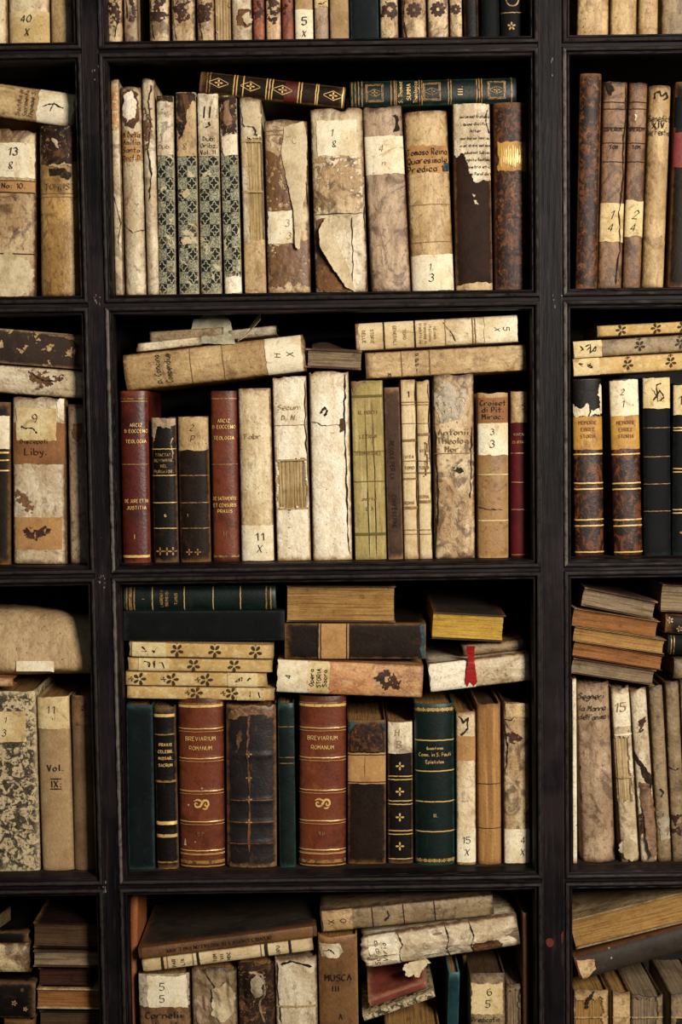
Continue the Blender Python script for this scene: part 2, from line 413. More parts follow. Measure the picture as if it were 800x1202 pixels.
# moulding profile: inset from the opening's outer edge, depth
PROF = [(0, .004), (.0003, -.001), (.0014, -.0036), (.0034, -.0046), (.0054, -.0036), (.0064, -.001), (.0067, .0022), (.0078, .0026), (.0088, .0008), (.0100, .0008), (.0112, .0026), (.0115, .0055), (.0115, .024), (0, .024)]
for c, (x0, x1) in enumerate(COLX):
    for k in range(5):
        zb = SH[k] - MW
        zt = (SH[k - 1] - .0165) if k > 0 else TOPZ + .02
        hor = x1 - x0; ver = zt - zb
        for side in range(4):
            n = 90
            pts = []
            for (w, y) in PROF:
                if side == 0: A = (x0 + w, zb + w); Bq = (x1 - w, zb + w)
                elif side == 1: A = (x1 - w, zb + w); Bq = (x1 - w, zt - w)
                elif side == 2: A = (x1 - w, zt - w); Bq = (x0 + w, zt - w)
                else: A = (x0 + w, zt - w); Bq = (x0 + w, zb + w)
                tt = np.linspace(0, 1, n)
                X = A[0] + (Bq[0] - A[0]) * tt; Z = A[1] + (Bq[1] - A[1]) * tt
                jit = fbm(tt * 40 + w * 700, np.full(n, c * 7 + k * 3 + side), 9) * .0006 if y < .02 else 0
                pts.append(np.stack([X, np.full(n, y) + jit, Z], 1))
            Gm = np.stack(pts + [pts[0]], 0)
            nr, nc = Gm.shape[0] - 1, n
            V = Gm[:-1].reshape(-1, 3); idx = np.arange(nr * nc).reshape(nr, nc)
            i2 = np.vstack([idx, idx[:1]])
            Q = np.stack([i2[:-1, :-1].ravel(), i2[1:, :-1].ravel(), i2[1:, 1:].ravel(), i2[:-1, 1:].ravel()], 1)
            o = obj('edge_moulding', mesh_arrays('edge_moulding', V, Q[:, ::-1].copy()), WOODH if side in (0, 2) else (WORNLIT if (side == 3 and (c, k) in ((1, 2), (1, 3), (2, 1), (2, 2))) else WOODV), case)
            ev = np.repeat(np.array([.85 if y < -.002 else (.3 if y < .001 else 0) for w, y in PROF]), nc)
            a = o.data.attributes.new('edge', 'FLOAT', 'POINT'); a.data.foreach_set('value', ev.astype(np.float32))
for k in range(1, 5):
    for c, (x0, x1) in enumerate(COLX):
        z1 = SH[k - 1] - MW; z0 = SH[k - 1] - .0165
        obj('rail', box_mesh('rail', x0, x1, .0025, .012, z0, z1, 0), WOODH, case)

CHIP = MAT('bare_paint_chip', '#7c746c', [('#3c3633', 200, .45, .65, .8)], rough=.7, bump=.2)
MARK = MAT('red_paint_mark', '#6a2414', [('#3c120a', 150, .45, .65, .8)], rough=.7, bump=.2)


def blob(cx, cy, rx, ry, seed, Y=-.0010):
    c = P(cx, cy, 0); n = 9; V = []
    for q in range(n):
        t = 2 * math.pi * q / n; r = 1 + .45 * float(vn(q * 1.7, seed, 3))
        V.append((c[0] + rx * .0012 * r * math.cos(t), Y, c[2] + ry * .0012 * r * math.sin(t)))
    return V


V = []; Fc = []
for k in range(46):
    jx, jy = random.choice([(112, 350), (114, 352), (113, 82), (118, 680), (122, 1042), (652, 75), (650, 355)])
    V += blob(jx + random.gauss(0, 3.2), jy + random.gauss(0, 7), random.uniform(.3, 1.0), random.uniform(.5, 2.2), k); Fc.append(list(range(k * 9, k * 9 + 9))[::-1])
o = obj('paint_chips', mesh_arrays('paint_chips', V, Fc, False), CHIP, case); o['kind'] = 'stuff'
for bx, by, rx, ry in ((644.5, 1106, 4, 6), (659.5, 1100, 1.6, 8)):
    obj('paint_mark', mesh_arrays('paint_mark', blob(bx, by, rx, ry, bx), [list(range(9))[::-1]], False), MARK, case)

# ------------------------------------------------------------------ books
_labels = {}
ROWN = ['top', 'second', 'third', 'fourth', 'bottom']


GL = {'0': '29 06 04 22 44 47 29', '1': '17 39/39 32', '2': '07 29 47 36 02/02 42', '3': '08 29 47 26/26 45 43 22 03', '4': '39 04/04 44/38 32', '5': '49 09/09 06/06 36 45 43 22 03', '6': '39 07 04 22 43 45 26 05', '7': '09 49/49 22', '8': '29 07 26 44 22 04 26 47 29', '9': '47 29 07 25 46/47 45 32',
      'A': '02 29/29 42/15 35', 'B': '02 09/09 39 47 06/06 45 43 02', 'C': '48 29 06 04 22 43', 'D': '02 09/09 37 44 02', 'E': '02 09/09 49/06 36/02 42', 'F': '02 09/09 49/06 36', 'G': '48 29 06 04 22 43 45/45 25', 'H': '02 09/49 42/06 46', 'I': '19 12', 'J': '39 34 22 03', 'K': '02 09/49 05/15 42', 'L': '09 02/02 42', 'M': '02 09/09 25/25 49/49 42', 'N': '02 09/09 42/42 49', 'O': '29 06 04 22 44 47 29', 'P': '02 09/09 39 47 35 05', 'Q': '29 06 04 22 44 47 29/24 41', 'R': '02 09/09 39 47 35 05/25 42', 'S': '48 29 07 26 44 22 03', 'T': '09 49/29 22', 'U': '09 04 22 44 49', 'V': '09 22/22 49', 'W': '09 12/12 26/26 32/32 49', 'X': '09 42/49 02', 'Y': '09 26/49 26/26 22', 'Z': '09 49/49 02/02 42',
      'a': '45 26 04 22 44/46 42', 'b': '09 02/04 26 45 43 22 03', 'c': '45 26 04 22 43', 'd': '45 26 04 22 43/49 42', 'e': '04 44 46 26 04 22 42', 'f': '48 39 27 22/06 46', 'g': '45 26 04 23 44/46 41 20 01', 'h': '09 02/04 26 45 42', 'i': '16 12/18 19', 'j': '36 31 20/38 39', 'k': '09 02/46 04/14 42', 'l': '19 12', 'm': '06 02/05 16 25 22/25 36 45 42', 'n': '06 02/04 26 45 42', 'o': '26 04 22 44 26', 'p': '06 00/05 26 45 43 22 03', 'q': '45 26 04 22 43/46 40', 'r': '06 02/04 26 46', 's': '45 26 05 24 43 22 03', 't': '29 23 32/06 46', 'u': '06 03 22 43/46 42', 'v': '06 22/22 46', 'w': '06 12/12 25/25 32/32 46', 'x': '06 42/46 02', 'y': '06 23/46 20 00', 'z': '06 46/46 02/02 42',
      '.': '12 13', ',': '12 00', "'": '19 17', ':': '12 13/15 16', '&': '42 07 29 37 04 22 44'}
THIN = set("1Iil.,':|")


def pen(pts, n=5):
    """smooth a pen path through its points"""
    p = np.array(pts, float)
    if len(p) < 3: return p[0] + (p[1] - p[0]) * np.linspace(0, 1, 5)[:, None]
    closed = np.allclose(p[0], p[-1])
    q = np.vstack([p[-2] if closed else 2 * p[0] - p[1], p, p[1] if closed else 2 * p[-1] - p[-2]])
    out = []
    for i in range(1, len(q) - 2):
        for t in np.arange(n) / n:
            a, b, c, d = q[i - 1], q[i], q[i + 1], q[i + 2]
            out.append(.5 * (2 * b + (c - a) * t + (2 * a - 5 * b + 4 * c - d) * t * t + (3 * b - a - 3 * c + d) * t ** 3))
    out.append(p[-1])
    return np.array(out)


def write(body, nib=(.55, 1.15), slant=0.0, ang=40):
    """ribbon polygons for a line of lettering, cap height 7 units, centred"""
    V = []; Fc = []; x0 = 0.0
    for ch in body:
        g = GL.get(ch)
        if g:
            for path in g.split('/'):
                A = pen([(int(c[0]), int(c[1]) - 2) for c in path.split()])
                A = A + np.array([x0, 0])
                A[:, 0] += slant * A[:, 1]
                T = np.gradient(A, axis=0); L = np.linalg.norm(T, axis=1)[:, None] + 1e-9; T = T / L
                N = np.stack([-T[:, 1], T[:, 0]], 1)
                dirn = np.arctan2(T[:, 1], T[:, 0])
                w = (nib[0] + (nib[1] - nib[0]) * np.abs(np.sin(dirn - math.radians(ang))))[:, None] / 2
                n = len(A); o = len(V)
                V += (A + N * w).tolist() + (A - N * w).tolist()
                Fc += [[o + j, o + j + 1, o + n + j + 1, o + n + j] for j in range(n - 1)]
        x0 += 5.0 if ch == '1' else 3.4 if ch in THIN else (3.4 if ch == ' ' else 5.9)
    V = np.array(V)
    V[:, 0] -= (V[:, 0].min() + V[:, 0].max()) / 2; V[:, 1] -= 3.5
    return V, Fc


class Book:
    def __init__(s, label, M, t, h, Y, cov, row, col, D=.16, b=.007, p=2.4, amp=.0005, af=28, rag=0.0, ragb=0.0, bands=(), bh=.0022, bw=.0028,
                 holes=(), pg=None, gather=False, fore=False, th=.0024, name='book', cat='book', nocover=False, group=None, fold=0.0, capr=.0015, sq=.004):
        assert label not in _labels, label
        _labels[label] = 1
        s.seed = len(_labels) * 1.37
        s.M = M; s.Mi = M.inverted(); s.t = t; s.h = h; s.Y = Y; s.D = D; s.b = min(b, t * .5); s.p = p
        s.amp = amp; s.af = af; s.rag = rag; s.ragb = ragb; s.bh = bh; s.bw = bw; s.fore = fore; s.th = min(th, t * .18); s.capr = capr; s.sq = sq
        s.gather = gather; s.pg = pg or P_TAN; s.cov = cov; s.parts = {}; s.nocover = nocover
        s.root = bpy.data.objects.new(name, None); COL.objects.link(s.root); s.root.empty_display_size = .02
        s.root.matrix_basis = M
        s.root['label'] = label; s.root['category'] = cat
        s.root['group'] = group or 'old books in the %s column, %s row' % (['left', 'middle', 'right'][col], ROWN[row])
        s.zones = []; s.fold = fold
        s.bands = [s.loc(*q)[1] for q in bands]
        s.holes = [s.rect(q) for q in holes]
        s.build()

    def loc(s, px, py):
        v = s.Mi @ Vector(P(px, py, s.Y)); return v.x, v.z

    def rect(s, q):
        a = s.loc(q[0], q[1]); c = s.loc(q[2], q[3])
        return min(a[0], c[0]), max(a[0], c[0]), min(a[1], c[1]), max(a[1], c[1])

    def prof(s, x):
        q = np.clip(np.abs(2 * np.asarray(x) / s.t), 0, 1)
        return s.b * (1 - (1 - q ** s.p) ** (1 / s.p))

    def surf(s, x, z):
        x = np.asarray(x, float); z = np.asarray(z, float)
        if s.fore: return np.full(np.broadcast(x, z).shape, .004)
        q = np.clip(np.abs(2 * x / s.t), 0, 1)
        y = s.prof(x)
        y = y + s.amp * fbm(x * s.af * 2, z * s.af, s.seed) * (1 - q ** 6)
        if s.fold: y = y + s.fold * (fbm(x * 110, z * 16 + x * 40, s.seed + 30, 2) + .6 * fbm(x * 60 + z * 30, z * 45, s.seed + 33)) * (1 - q ** 4)
        e = np.minimum(z, s.h - z)
        y = y + s.capr * np.exp(-np.maximum(e, 0) / .004)
        for zb in s.bands:
            y = y - s.bh * np.exp(-((z - zb) / s.bw) ** 2) * (1 - q ** 8)
        return y

    def flip(s, V):
        if s.fore:
            V = V.copy(); V[:, 0] *= -1; V[:, 1] = s.D - V[:, 1]
        return V

    def build(s):
        t, h, D, th = s.t, s.h, s.D, s.th
        if not s.nocover:
            fg = .5 if s.holes else 1.0
            n = int(np.clip(t / .0034 / fg, 8, 20 / fg))
            ph = np.linspace(-math.pi / 2, math.pi / 2, n + 1); xs = np.sin(ph) * t / 2
            nr = int(np.clip(h / .0034 / fg, 16, 90 / fg))
            zs = np.linspace(0, h, nr + 1)
            X, Z = np.meshgrid(xs, zs)
            sv = s.fore; s.fore = False
            Y = s.surf(X, Z); s.fore = sv
            sy = np.array([1.0, .55, .12])
            yl = s.b + (D - s.b) * sy
            Ls = np.stack([np.broadcast_to(np.full(3, -t / 2), (nr + 1, 3)), np.broadcast_to(yl, (nr + 1, 3)), np.broadcast_to(zs[:, None], (nr + 1, 3))], 2)
            Rs = np.stack([np.broadcast_to(np.full(3, t / 2), (nr + 1, 3)), np.broadcast_to(yl[::-1], (nr + 1, 3)), np.broadcast_to(zs[:, None], (nr + 1, 3))], 2)
            G = np.concatenate([Ls, np.stack([X, Y, Z], 2), Rs], 1)
            nc = G.shape[1]
            # inward direction
            Xn = np.clip(1 - 2 * th / t, .3, 1)
            I = G.copy()
            I[:, :, 0] *= Xn
            spine = np.zeros(nc); spine[3:3 + n + 1] = np.cos(ph) ** .5
            I[:, :, 1] += th * spine
            u = np.cumsum(np.concatenate([[0], np.linalg.norm(np.diff(G[0, :, :2], axis=0), axis=1)]))
            if s.rag or s.ragb:
                ct = s.rag * np.clip(fbm(u * 70, np.full(nc, 1.0), s.seed + 5) + .25, 0, 1) * 1.4
                cb = s.ragb * np.clip(fbm(u * 70, np.full(nc, 9.0), s.seed + 8) + .25, 0, 1) * 1.4
                q = zs / h
                dz = -np.outer(q ** 14, ct) + np.outer((1 - q) ** 14, cb)
                G[:, :, 2] += dz; I[:, :, 2] += dz
            mask = np.ones((nr, nc - 1), bool)
            if s.holes:
                xc = (G[:-1, :-1, 0] + G[1:, 1:, 0]) / 2; zc = (G[:-1, :-1, 2] + G[1:, 1:, 2]) / 2
                jx = fbm(xc * 150, zc * 110, s.seed + 2) * .004; jz = fbm(xc * 160, zc * 90, s.seed + 4) * .006
                onsp = np.zeros(nc - 1, bool); onsp[3:3 + n] = True
                for (a, b_, c, d) in s.holes:
                    mask &= ~((xc + jx > a) & (xc + jx < b_) & (zc + jz > c) & (zc + jz < d) & onsp[None, :])
            V, Q, used = shell(G, I, mask)
            e = np.zeros((nr + 1, nc))
            sq = np.zeros(nc); sq[3:3 + n + 1] = np.abs(np.sin(ph)) ** 7
            e = np.maximum(sq[None, :], np.maximum(np.exp(-zs / .007), np.exp(-(h - zs) / .009))[:, None])
            e = np.concatenate([e.ravel(), e.ravel()])[used]
            me = mesh_arrays('cover', s.flip(V), Q)
            a = me.attributes.new('edge', 'FLOAT', 'POINT'); a.data.foreach_set('value', e.astype(np.float32))
            s.cover = obj('cover', me, s.cov, s.root)
        # page block
        w = t / 2 - (th + .0004 if not s.nocover else 0)
        npg = int(np.clip(2 * w / .0009, 8, 60)) if s.gather else 10
        xs = np.linspace(-w, w, npg + 1)
        yf = s.prof(xs * .96) + th + .0012
        if s.gather:
            yf = yf + .0013 * np.abs(np.sin(np.pi * (xs + w) / .0042)) ** .6 - .0008
        yb = np.full(npg + 1, D - (.004 if not s.nocover else 0)) - (.003 * (1 - (xs / w) ** 2))
        nz = 14
        z0, z1 = (.0005 if not s.nocover else 0), h - s.sq - s.rag * .5
        zs = np.linspace(z0, z1, nz)
        ring = np.concatenate([np.stack([xs, yf], 1), np.stack([xs[::-1], yb[::-1]], 1)])
        nR = len(ring)
        V = np.zeros((nz, nR, 3)); V[:, :, :2] = ring[None]; V[:, :, 2] = zs[:, None]
        V[:, :, 1] += (fbm(ring[None, :, 0] * 900 + 0 * zs[:, None], zs[:, None] * 25 + 0 * ring[None, :, 0], s.seed) * .0008)
        V[-1, :, 2] += fbm(ring[:, 0] * 600, ring[:, 1] * 12, s.seed) * .0010
        idx = np.arange(nz * nR).reshape(nz, nR); nx_ = np.roll(idx, -1, 1)
        Fs = np.stack([idx[:-1].ravel(), nx_[:-1].ravel(), nx_[1:].ravel(), idx[1:].ravel()], 1).tolist()
        for j in range(npg):
            a, b_ = j, j + 1; c, d = 2 * npg + 1 - (j + 1), 2 * npg + 1 - j
            Fs.append([idx[0, b_], idx[0, a], idx[0, d], idx[0, c]])
            Fs.append([idx[-1, a], idx[-1, b_], idx[-1, c], idx[-1, d]])
        me = mesh_arrays('page_block', s.flip(V.reshape(-1, 3)), [list(map(int, f)) for f in Fs], True, 35)
        s.block = obj('page_block', me, s.pg, s.root)

    def add(s, key, mat, V, Fc):
        s.n = getattr(s, 'n', 0) + 1
        V = np.asarray(V, float); par = s.root
        c = (V.min(0) + V.max(0)) / 2
        for x0, x1, z0, z1, o in s.zones:
            if x0 <= c[0] <= x1 and z0 <= c[2] <= z1 and not key.endswith('rule'): par = o
        s.parts.setdefault((key, mat.name, s.n), []).append((V, Fc, par))

    def grid_phi(s, xa, xb, n):
        a = math.asin(max(-.985, min(.985, 2 * xa / s.t))); b = math.asin(max(-.985, min(.985, 2 * xb / s.t)))
        return np.sin(np.linspace(a, b, n + 1)) * s.t / 2

    def patch(s, q, mat, name='paper_label', rag=.0008, lv=1, label=None, full=False):
        """label / band / zone laid on the spine; q = photo rectangle"""
        xa, xb, za, zb = s.rect(q)
        if full: xa, xb = -s.t / 2, s.t / 2
        za = max(za, .0008); zb = min(zb, s.h - .0008)
        nx = int(np.clip((xb - xa) / .0025, 6, 24)); nz = int(np.clip((zb - za) / .0022, 4, 90))
        xs = s.grid_phi(xa, xb, nx); zs = np.linspace(za, zb, nz + 1)
        X, Z = np.meshgrid(xs, zs)
        if rag:
            k = s.seed + len(s.parts) * 2.1 + lv
            fz = np.linspace(-1, 1, nz + 1)[:, None]; fx = np.linspace(-1, 1, nx + 1)[None, :]
            Z = np.clip(Z + rag * 1.6 * fbm(X * 140, Z * 0 + np.sign(fz) * 7, k) * np.abs(fz) ** 6, .0004, s.h - .0004)
            if not full: X = X + rag * 1.6 * fbm(Z * 140, X * 0 + np.sign(fx) * 7, k + 4) * np.abs(fx) ** 6
        X = np.clip(X, -.4925 * s.t, .4925 * s.t)
        Y = s.surf(X, Z) - .00045 * lv - .0003
        G = np.stack([X, Y, Z], 2); I = G.copy(); I[:, :, 1] += .0016
        V, Q, _ = shell(G, I)
        me = mesh_arrays(name, V, Q); o = obj(name, me, mat, s.root)
        s.zones.append((X.min(), X.max(), Z.min(), Z.max(), o))
        if label: o['label'] = label
        return s

    def poly(s, pts, mat, name='torn_parchment', lv=2, rag=.0028, curl=None, label=None):
        frag = name in ('ink_blot', 'title_patch', 'stained_zone', 'scorch_mark', 'bare_leather', 'grey_stain', 'worn_flower', 'bald_patch', 'flaking_leather')
        """irregular piece following a photo outline; curl = (x, y of hinge, dx, dy, lift in m)"""
        L = np.array([s.loc(*q) for q in pts])
        lo = L.min(0); hi = L.max(0); st = max(.0010, (hi - lo).max() / 110)
        xs = np.arange(lo[0] - .004, hi[0] + .004, st); zs = np.arange(lo[1] - .004, hi[1] + .004, st)
        X, Z = np.meshgrid(xs, zs)
        xq = X + rag * 1.6 * fbm(X * 130, Z * 130, s.seed + 11, 4); zq = Z + rag * 1.6 * fbm(X * 130, Z * 130, s.seed + 17, 4)
        ins = np.zeros(X.shape, bool); n = len(L); sd = np.full(X.shape, 9.0)
        for i in range(n):
            a, b = L[i], L[(i + 1) % n]
            cnd = ((a[1] > zq) != (b[1] > zq))
            xi = (b[0] - a[0]) * (zq - a[1]) / (b[1] - a[1] + 1e-12) + a[0]
            ins ^= cnd & (xq < xi)
            d = b - a; k = np.clip(((xq - a[0]) * d[0] + (zq - a[1]) * d[1]) / (d @ d + 1e-12), 0, 1)
            sd = np.minimum(sd, np.hypot(xq - a[0] - k * d[0], zq - a[1] - k * d[1]))
        sd = np.where(ins, -sd, sd)
        if frag: sd = np.maximum(sd, (-fbm(X * 210, Z * 210, s.seed + 23, 4) - .22) * .012 + np.minimum(sd, 0) * .12)
        gz, gx = np.gradient(sd, st)
        gl = gx * gx + gz * gz + 1e-9
        near = np.abs(sd) < st * .72
        X = np.where(near, X - np.clip(sd * gx / gl, -st * .7, st * .7), X); Z = np.where(near, Z - np.clip(sd * gz / gl, -st * .7, st * .7), Z)
        inv = sd < st * .72
        ins = inv[:-1, :-1] & inv[1:, :-1] & inv[:-1, 1:] & inv[1:, 1:]
        if not ins.any(): return s
        Xc = np.clip(X, -.49 * s.t, .49 * s.t) if curl is None else X
        Zc = np.clip(Z, .0005, s.h - .0005)
        Y = s.surf(np.clip(Xc, -.49 * s.t, .49 * s.t), Zc) - .0004 * lv - .0003
        if curl:
            o0 = np.array(s.loc(curl[0], curl[1])); o1 = np.array(s.loc(curl[0] + curl[2], curl[1] + curl[3])); d = o1 - o0; ln = np.linalg.norm(d)
            k = np.clip(((X - o0[0]) * d[0] + (Z - o0[1]) * d[1]) / ln ** 2, 0, 1.6)
            Y = Y - curl[4] * k ** 1.6 + .0012 * fbm(X * 120, Z * 60, s.seed) * k
        else:
            Y = Y - .0006 * np.abs(fbm(X * 90, Z * 90, s.seed + 3))
        G = np.stack([Xc, Y, Zc], 2); I = G.copy(); I[:, :, 1] += .0007
        V, Q, _ = shell(G, I, ins)
        o = obj(name, mesh_arrays(name, V, Q), mat, s.root)
        if label: o['label'] = label
        return s

    def line(s, py, w=1.6, mat=None, px=None, key='gilt_tooling', x=None):
        """a rule across the spine at photo row py (px = column for flat books)"""
        mat = mat or GILT
        c = s.loc(px if px is not None else s.cx, py)[1]
        hw = w * .0012 / 2
        xa, xb = (-s.t / 2, s.t / 2) if x is None else x
        xs = s.grid_phi(xa, xb, 14)
        zs = np.array([c - hw, c + hw]); zs = np.clip(zs, .0004, s.h - .0004)
        X, Z = np.meshgrid(xs, zs)
        Z = Z + .0003 * vn(X * 300, Z * 0, s.seed + py)
        Y = s.surf(X, Z) - .00135
        n = len(xs)
        V = np.stack([X, Y, Z], 2).reshape(-1, 3)
        s.add(key, mat, V, [[j, j + 1, n + j + 1, n + j] for j in range(n - 1)])
        return s

    def wrap(s, P2, lift=.0017):
        x = np.clip(P2[:, 0], -.488 * s.t, .488 * s.t); z = np.clip(P2[:, 1], .0005, s.h - .0005)
        return np.stack([x, s.surf(x, z) - lift, z], 1)

    def text(s, body, px, py, size, mat=None, width=None, rot=0, bold=.0, shear=0.0, key='lettering'):
        """size: cap height in photo pixels; width: maximum width in photo pixels"""
        mat = mat or INK
        w = min(1.25, max(.85, 5.0 / size))
        roman = mat.name.startswith('gilt')
        size *= .84 if roman else (.88 if size > 7.5 else 1.0)
        nib = (.75 * w, 1.25 * w) if (roman or bold) else (.55 * w, 1.05 * w)
        A, Fc = write(body, nib, shear)
        k = size * .00122 / 7.0; wd = A[:, 0].max() - A[:, 0].min()
        kx = k if not width or wd * k < width * .00122 else width * .00122 / wd
        A = A * np.array([kx, k])
        if not roman: A = A + .0005 * np.stack([fbm(A[:, 1] * 90, A[:, 0] * 90, s.seed + px), fbm(A[:, 0] * 90, A[:, 1] * 90, s.seed + py)], 1)
        ca, sa = math.cos(math.radians(rot)), math.sin(math.radians(rot)); c = s.loc(px, py)
        A = np.stack([A[:, 0] * ca - A[:, 1] * sa + c[0], A[:, 0] * sa + A[:, 1] * ca + c[1]], 1)
        s.add(key, mat, s.wrap(A, .0019), Fc)
        return s

    def shape(s, polys, px, py, sc, mat, rot=0, key='gilt_tooling', lift=.0015, sx=1.0):
        c = s.loc(px, py); k = sc * .0012; ca, sa = math.cos(math.radians(rot)), math.sin(math.radians(rot))
        VV = []; FF = []
        for pl in polys:
            A = np.array(pl, float) * k; A[:, 0] *= sx
            A = np.stack([A[:, 0] * ca - A[:, 1] * sa + c[0], A[:, 0] * sa + A[:, 1] * ca + c[1]], 1)
            FF.append(list(range(len(VV), len(VV) + len(A)))); VV += s.wrap(A, lift).tolist()
        s.add(key, mat, VV, FF)
        return s

    def stroke(s, pts, w, mat, key='split', lift=.0013, wob=.0022, dens=9):
        A = np.array([s.loc(*q) for q in pts]); out = []
        for i in range(len(A) - 1):
            for k in range(dens): out.append(A[i] + (A[i + 1] - A[i]) * k / dens)
        out.append(A[-1]); A = np.array(out)
        A = A + wob * np.stack([fbm(A[:, 1] * 130, A[:, 0] * 130, s.seed + 1, 4), fbm(A[:, 0] * 130, A[:, 1] * 130, s.seed + 6, 4)], 1)
        T = np.gradient(A, axis=0); T /= np.linalg.norm(T, axis=1)[:, None] + 1e-9; N = np.stack([-T[:, 1], T[:, 0]], 1)
        if mat is CRACK: w = w * .62
        wd = w * .0012 / 2 * (1 + .7 * vn(np.arange(len(A)) * .7, np.zeros(len(A)), s.seed))[:, None]
        wd[0] *= .3; wd[-1] *= .3
        V = np.concatenate([s.wrap(A + N * wd, lift), s.wrap(A - N * wd, lift)]); n = len(A)
        s.add(key, mat, V, [[j, j + 1, n + j + 1, n + j] for j in range(n - 1)])
        return s


BOOKS = []


def frame(ox, oz, Y, ang, yaw=0.0, pitch=0.0):
    return Matrix.Translation((ox, Y, oz)) @ Matrix.Rotation(yaw, 4, 'Z') @ Matrix.Rotation(pitch, 4, 'X') @ Matrix.Rotation(ang, 4, 'Y')


def U(label, row, col, xb, xt, yt, cov, dy=0.0, **kw):
    """upright book: bottom edge columns xb, top edge columns xt, top row yt (photo pixels)"""
    Y = YF + dy; z0 = SH[row]
    xc = (xb[0] + xb[1]) / 2; yb = py_at_z(xc, z0, Y)
    bl = P(xb[0], yb, Y); br = P(xb[1], yb, Y); tl = P(xt[0], yt, Y); tr = P(xt[1], yt, Y)
    bc = (bl + br) / 2; tc_ = (tl + tr) / 2
    dx = tc_[0] - bc[0]; dz = tc_[2] - z0
    ang = math.atan2(dx, dz); h = math.hypot(dx, dz)
    t = ((br[0] - bl[0]) + (tr[0] - tl[0])) / 2 * math.cos(ang) - .0007
    lift = abs(math.sin(ang)) * t / 2
    B = Book(label, frame(bc[0], z0 + lift + .0002, Y, ang), t, h - lift, Y, cov, row, col, **kw)
    B.cx = (xb[0] + xb[1] + xt[0] + xt[1]) / 4; B.yt = yt; B.yb = yb
    BOOKS.append(B); return B


def H(label, row, col, TL, TR, BR, BL, cov, top='L', dy=0.0, yaw=0.0, pitch=0.0, shrink=.0006, **kw):
    """book lying down: photo corners of the face towards us; top = side its head points to"""
    Y = YF + dy
    tl, tr, br, bl = (P(q[0], q[1], Y) for q in (TL, TR, BR, BL))
    l = (tl + bl) / 2; r = (tr + br) / 2; c = (l + r) / 2
    v = r - l; a = math.atan2(v[2], v[0]); L = math.hypot(v[0], v[2])
    T = (abs(tl[2] - bl[2]) + abs(tr[2] - br[2])) / 2 * math.cos(a) - shrink
    ang = (-math.pi / 2 - a) if top == 'L' else (math.pi / 2 - a)
    R = Matrix.Rotation(math.radians(yaw), 4, 'Z') @ Matrix.Rotation(math.radians(pitch), 4, 'X') @ Matrix.Rotation(ang, 4, 'Y')
    o = Vector(c) - (R @ Vector((0, 0, L / 2)))
    B = Book(label, Matrix.Translation(o) @ R, T, L, Y, cov, row, col, **kw)
    B.cx = (TL[0] + TR[0]) / 2; B.cy = (TL[1] + BL[1] + TR[1] + BR[1]) / 4
    B.q = (TL, TR, BR, BL)
    BOOKS.append(B); return B


def mid(B, f):
    """photo point on the long middle line of a lying book"""
    TL, TR, BR, BL = B.q
    l = ((TL[0] + BL[0]) / 2, (TL[1] + BL[1]) / 2); r = ((TR[0] + BR[0]) / 2, (TR[1] + BR[1]) / 2)
    return l[0] + (r[0] - l[0]) * f, l[1] + (r[1] - l[1]) * f


def hpatch(B, f0, f1, mat, name='paper_label', rag=.0008, lv=1, g=(-.5, .5)):
    """label on a lying book between fractions f0..f1 of its length"""
    a = mid(B, f0); b = mid(B, f1)
    za = B.loc(*a)[1]; zb = B.loc(*b)[1]
    q = None
    xa, xb = g[0] * B.t, g[1] * B.t
    full = g == (-.5, .5)
    z0, z1 = min(za, zb), max(za, zb)
    old = B.rect; B.rect = lambda _q: (xa, xb, z0, z1)
    B.patch(None, mat, name, rag, lv, full=full)
    B.rect = old
    return B


def hline(B, f, w=1.6, mat=None, key='gilt_tooling'):
    a = mid(B, f); B.line(a[1], w, mat, px=a[0], key=key); return B


def flower(n=5, r0=.25, r1=1.0, w=.34, stem=False):
    out = []
    for k in range(n):
        a = math.pi / 2 + 2 * math.pi * k / n
        pl = []
        for q in range(9):
            t = 2 * math.pi * q / 9
            u = (r0 + r1) / 2 + (r1 - r0) / 2 * math.cos(t); v = w * math.sin(t) * (0.75 + .25 * math.cos(t))
            pl.append((u * math.cos(a) - v * math.sin(a), u * math.sin(a) + v * math.cos(a)))
        out.append(pl)
    if stem:
        out.append([(-.06, -.9), (.06, -.9), (.06, -1.7), (-.06, -1.7)])
        out.append([(.06, -1.2), (.4, -1.0), (.3, -1.3)]); out.append([(-.06, -1.3), (-.4, -1.1), (-.3, -1.4)])
    return out


FL5 = flower(5, .18, 1.0, .30)
FLS = flower(5, .18, 1.0, .30, True)
FL4 = flower(4, .12, 1.0, .28)
DIAM = [[(0, 1.3), (.12, 1.25), (.8, .06), (.7, 0)], [(0, -1.3), (-.12, -1.25), (-.8, -.06), (-.7, 0)], [(.8, .06), (.12, -1.25), (0, -1.3), (.68, 0)], [(-.8, -.06), (-.12, 1.25), (0, 1.3), (-.68, 0)]] + [[(x * .55, y * .55) for x, y in pl] for pl in FL4]


def ring(r, w, a0, a1, n=10):
    o = []
    for k in range(n):
        t0 = a0 + (a1 - a0) * k / n; t1 = a0 + (a1 - a0) * (k + 1) / n
        o.append([(r * math.cos(t0), r * math.sin(t0)), (r * math.cos(t1), r * math.sin(t1)), ((r - w) * math.cos(t1), (r - w) * math.sin(t1)), ((r - w) * math.cos(t0), (r - w) * math.sin(t0))])
    return o


def sh(polys, dx, dy, k=1.0): return [[(x * k + dx, y * k + dy) for x, y in pl] for pl in polys]


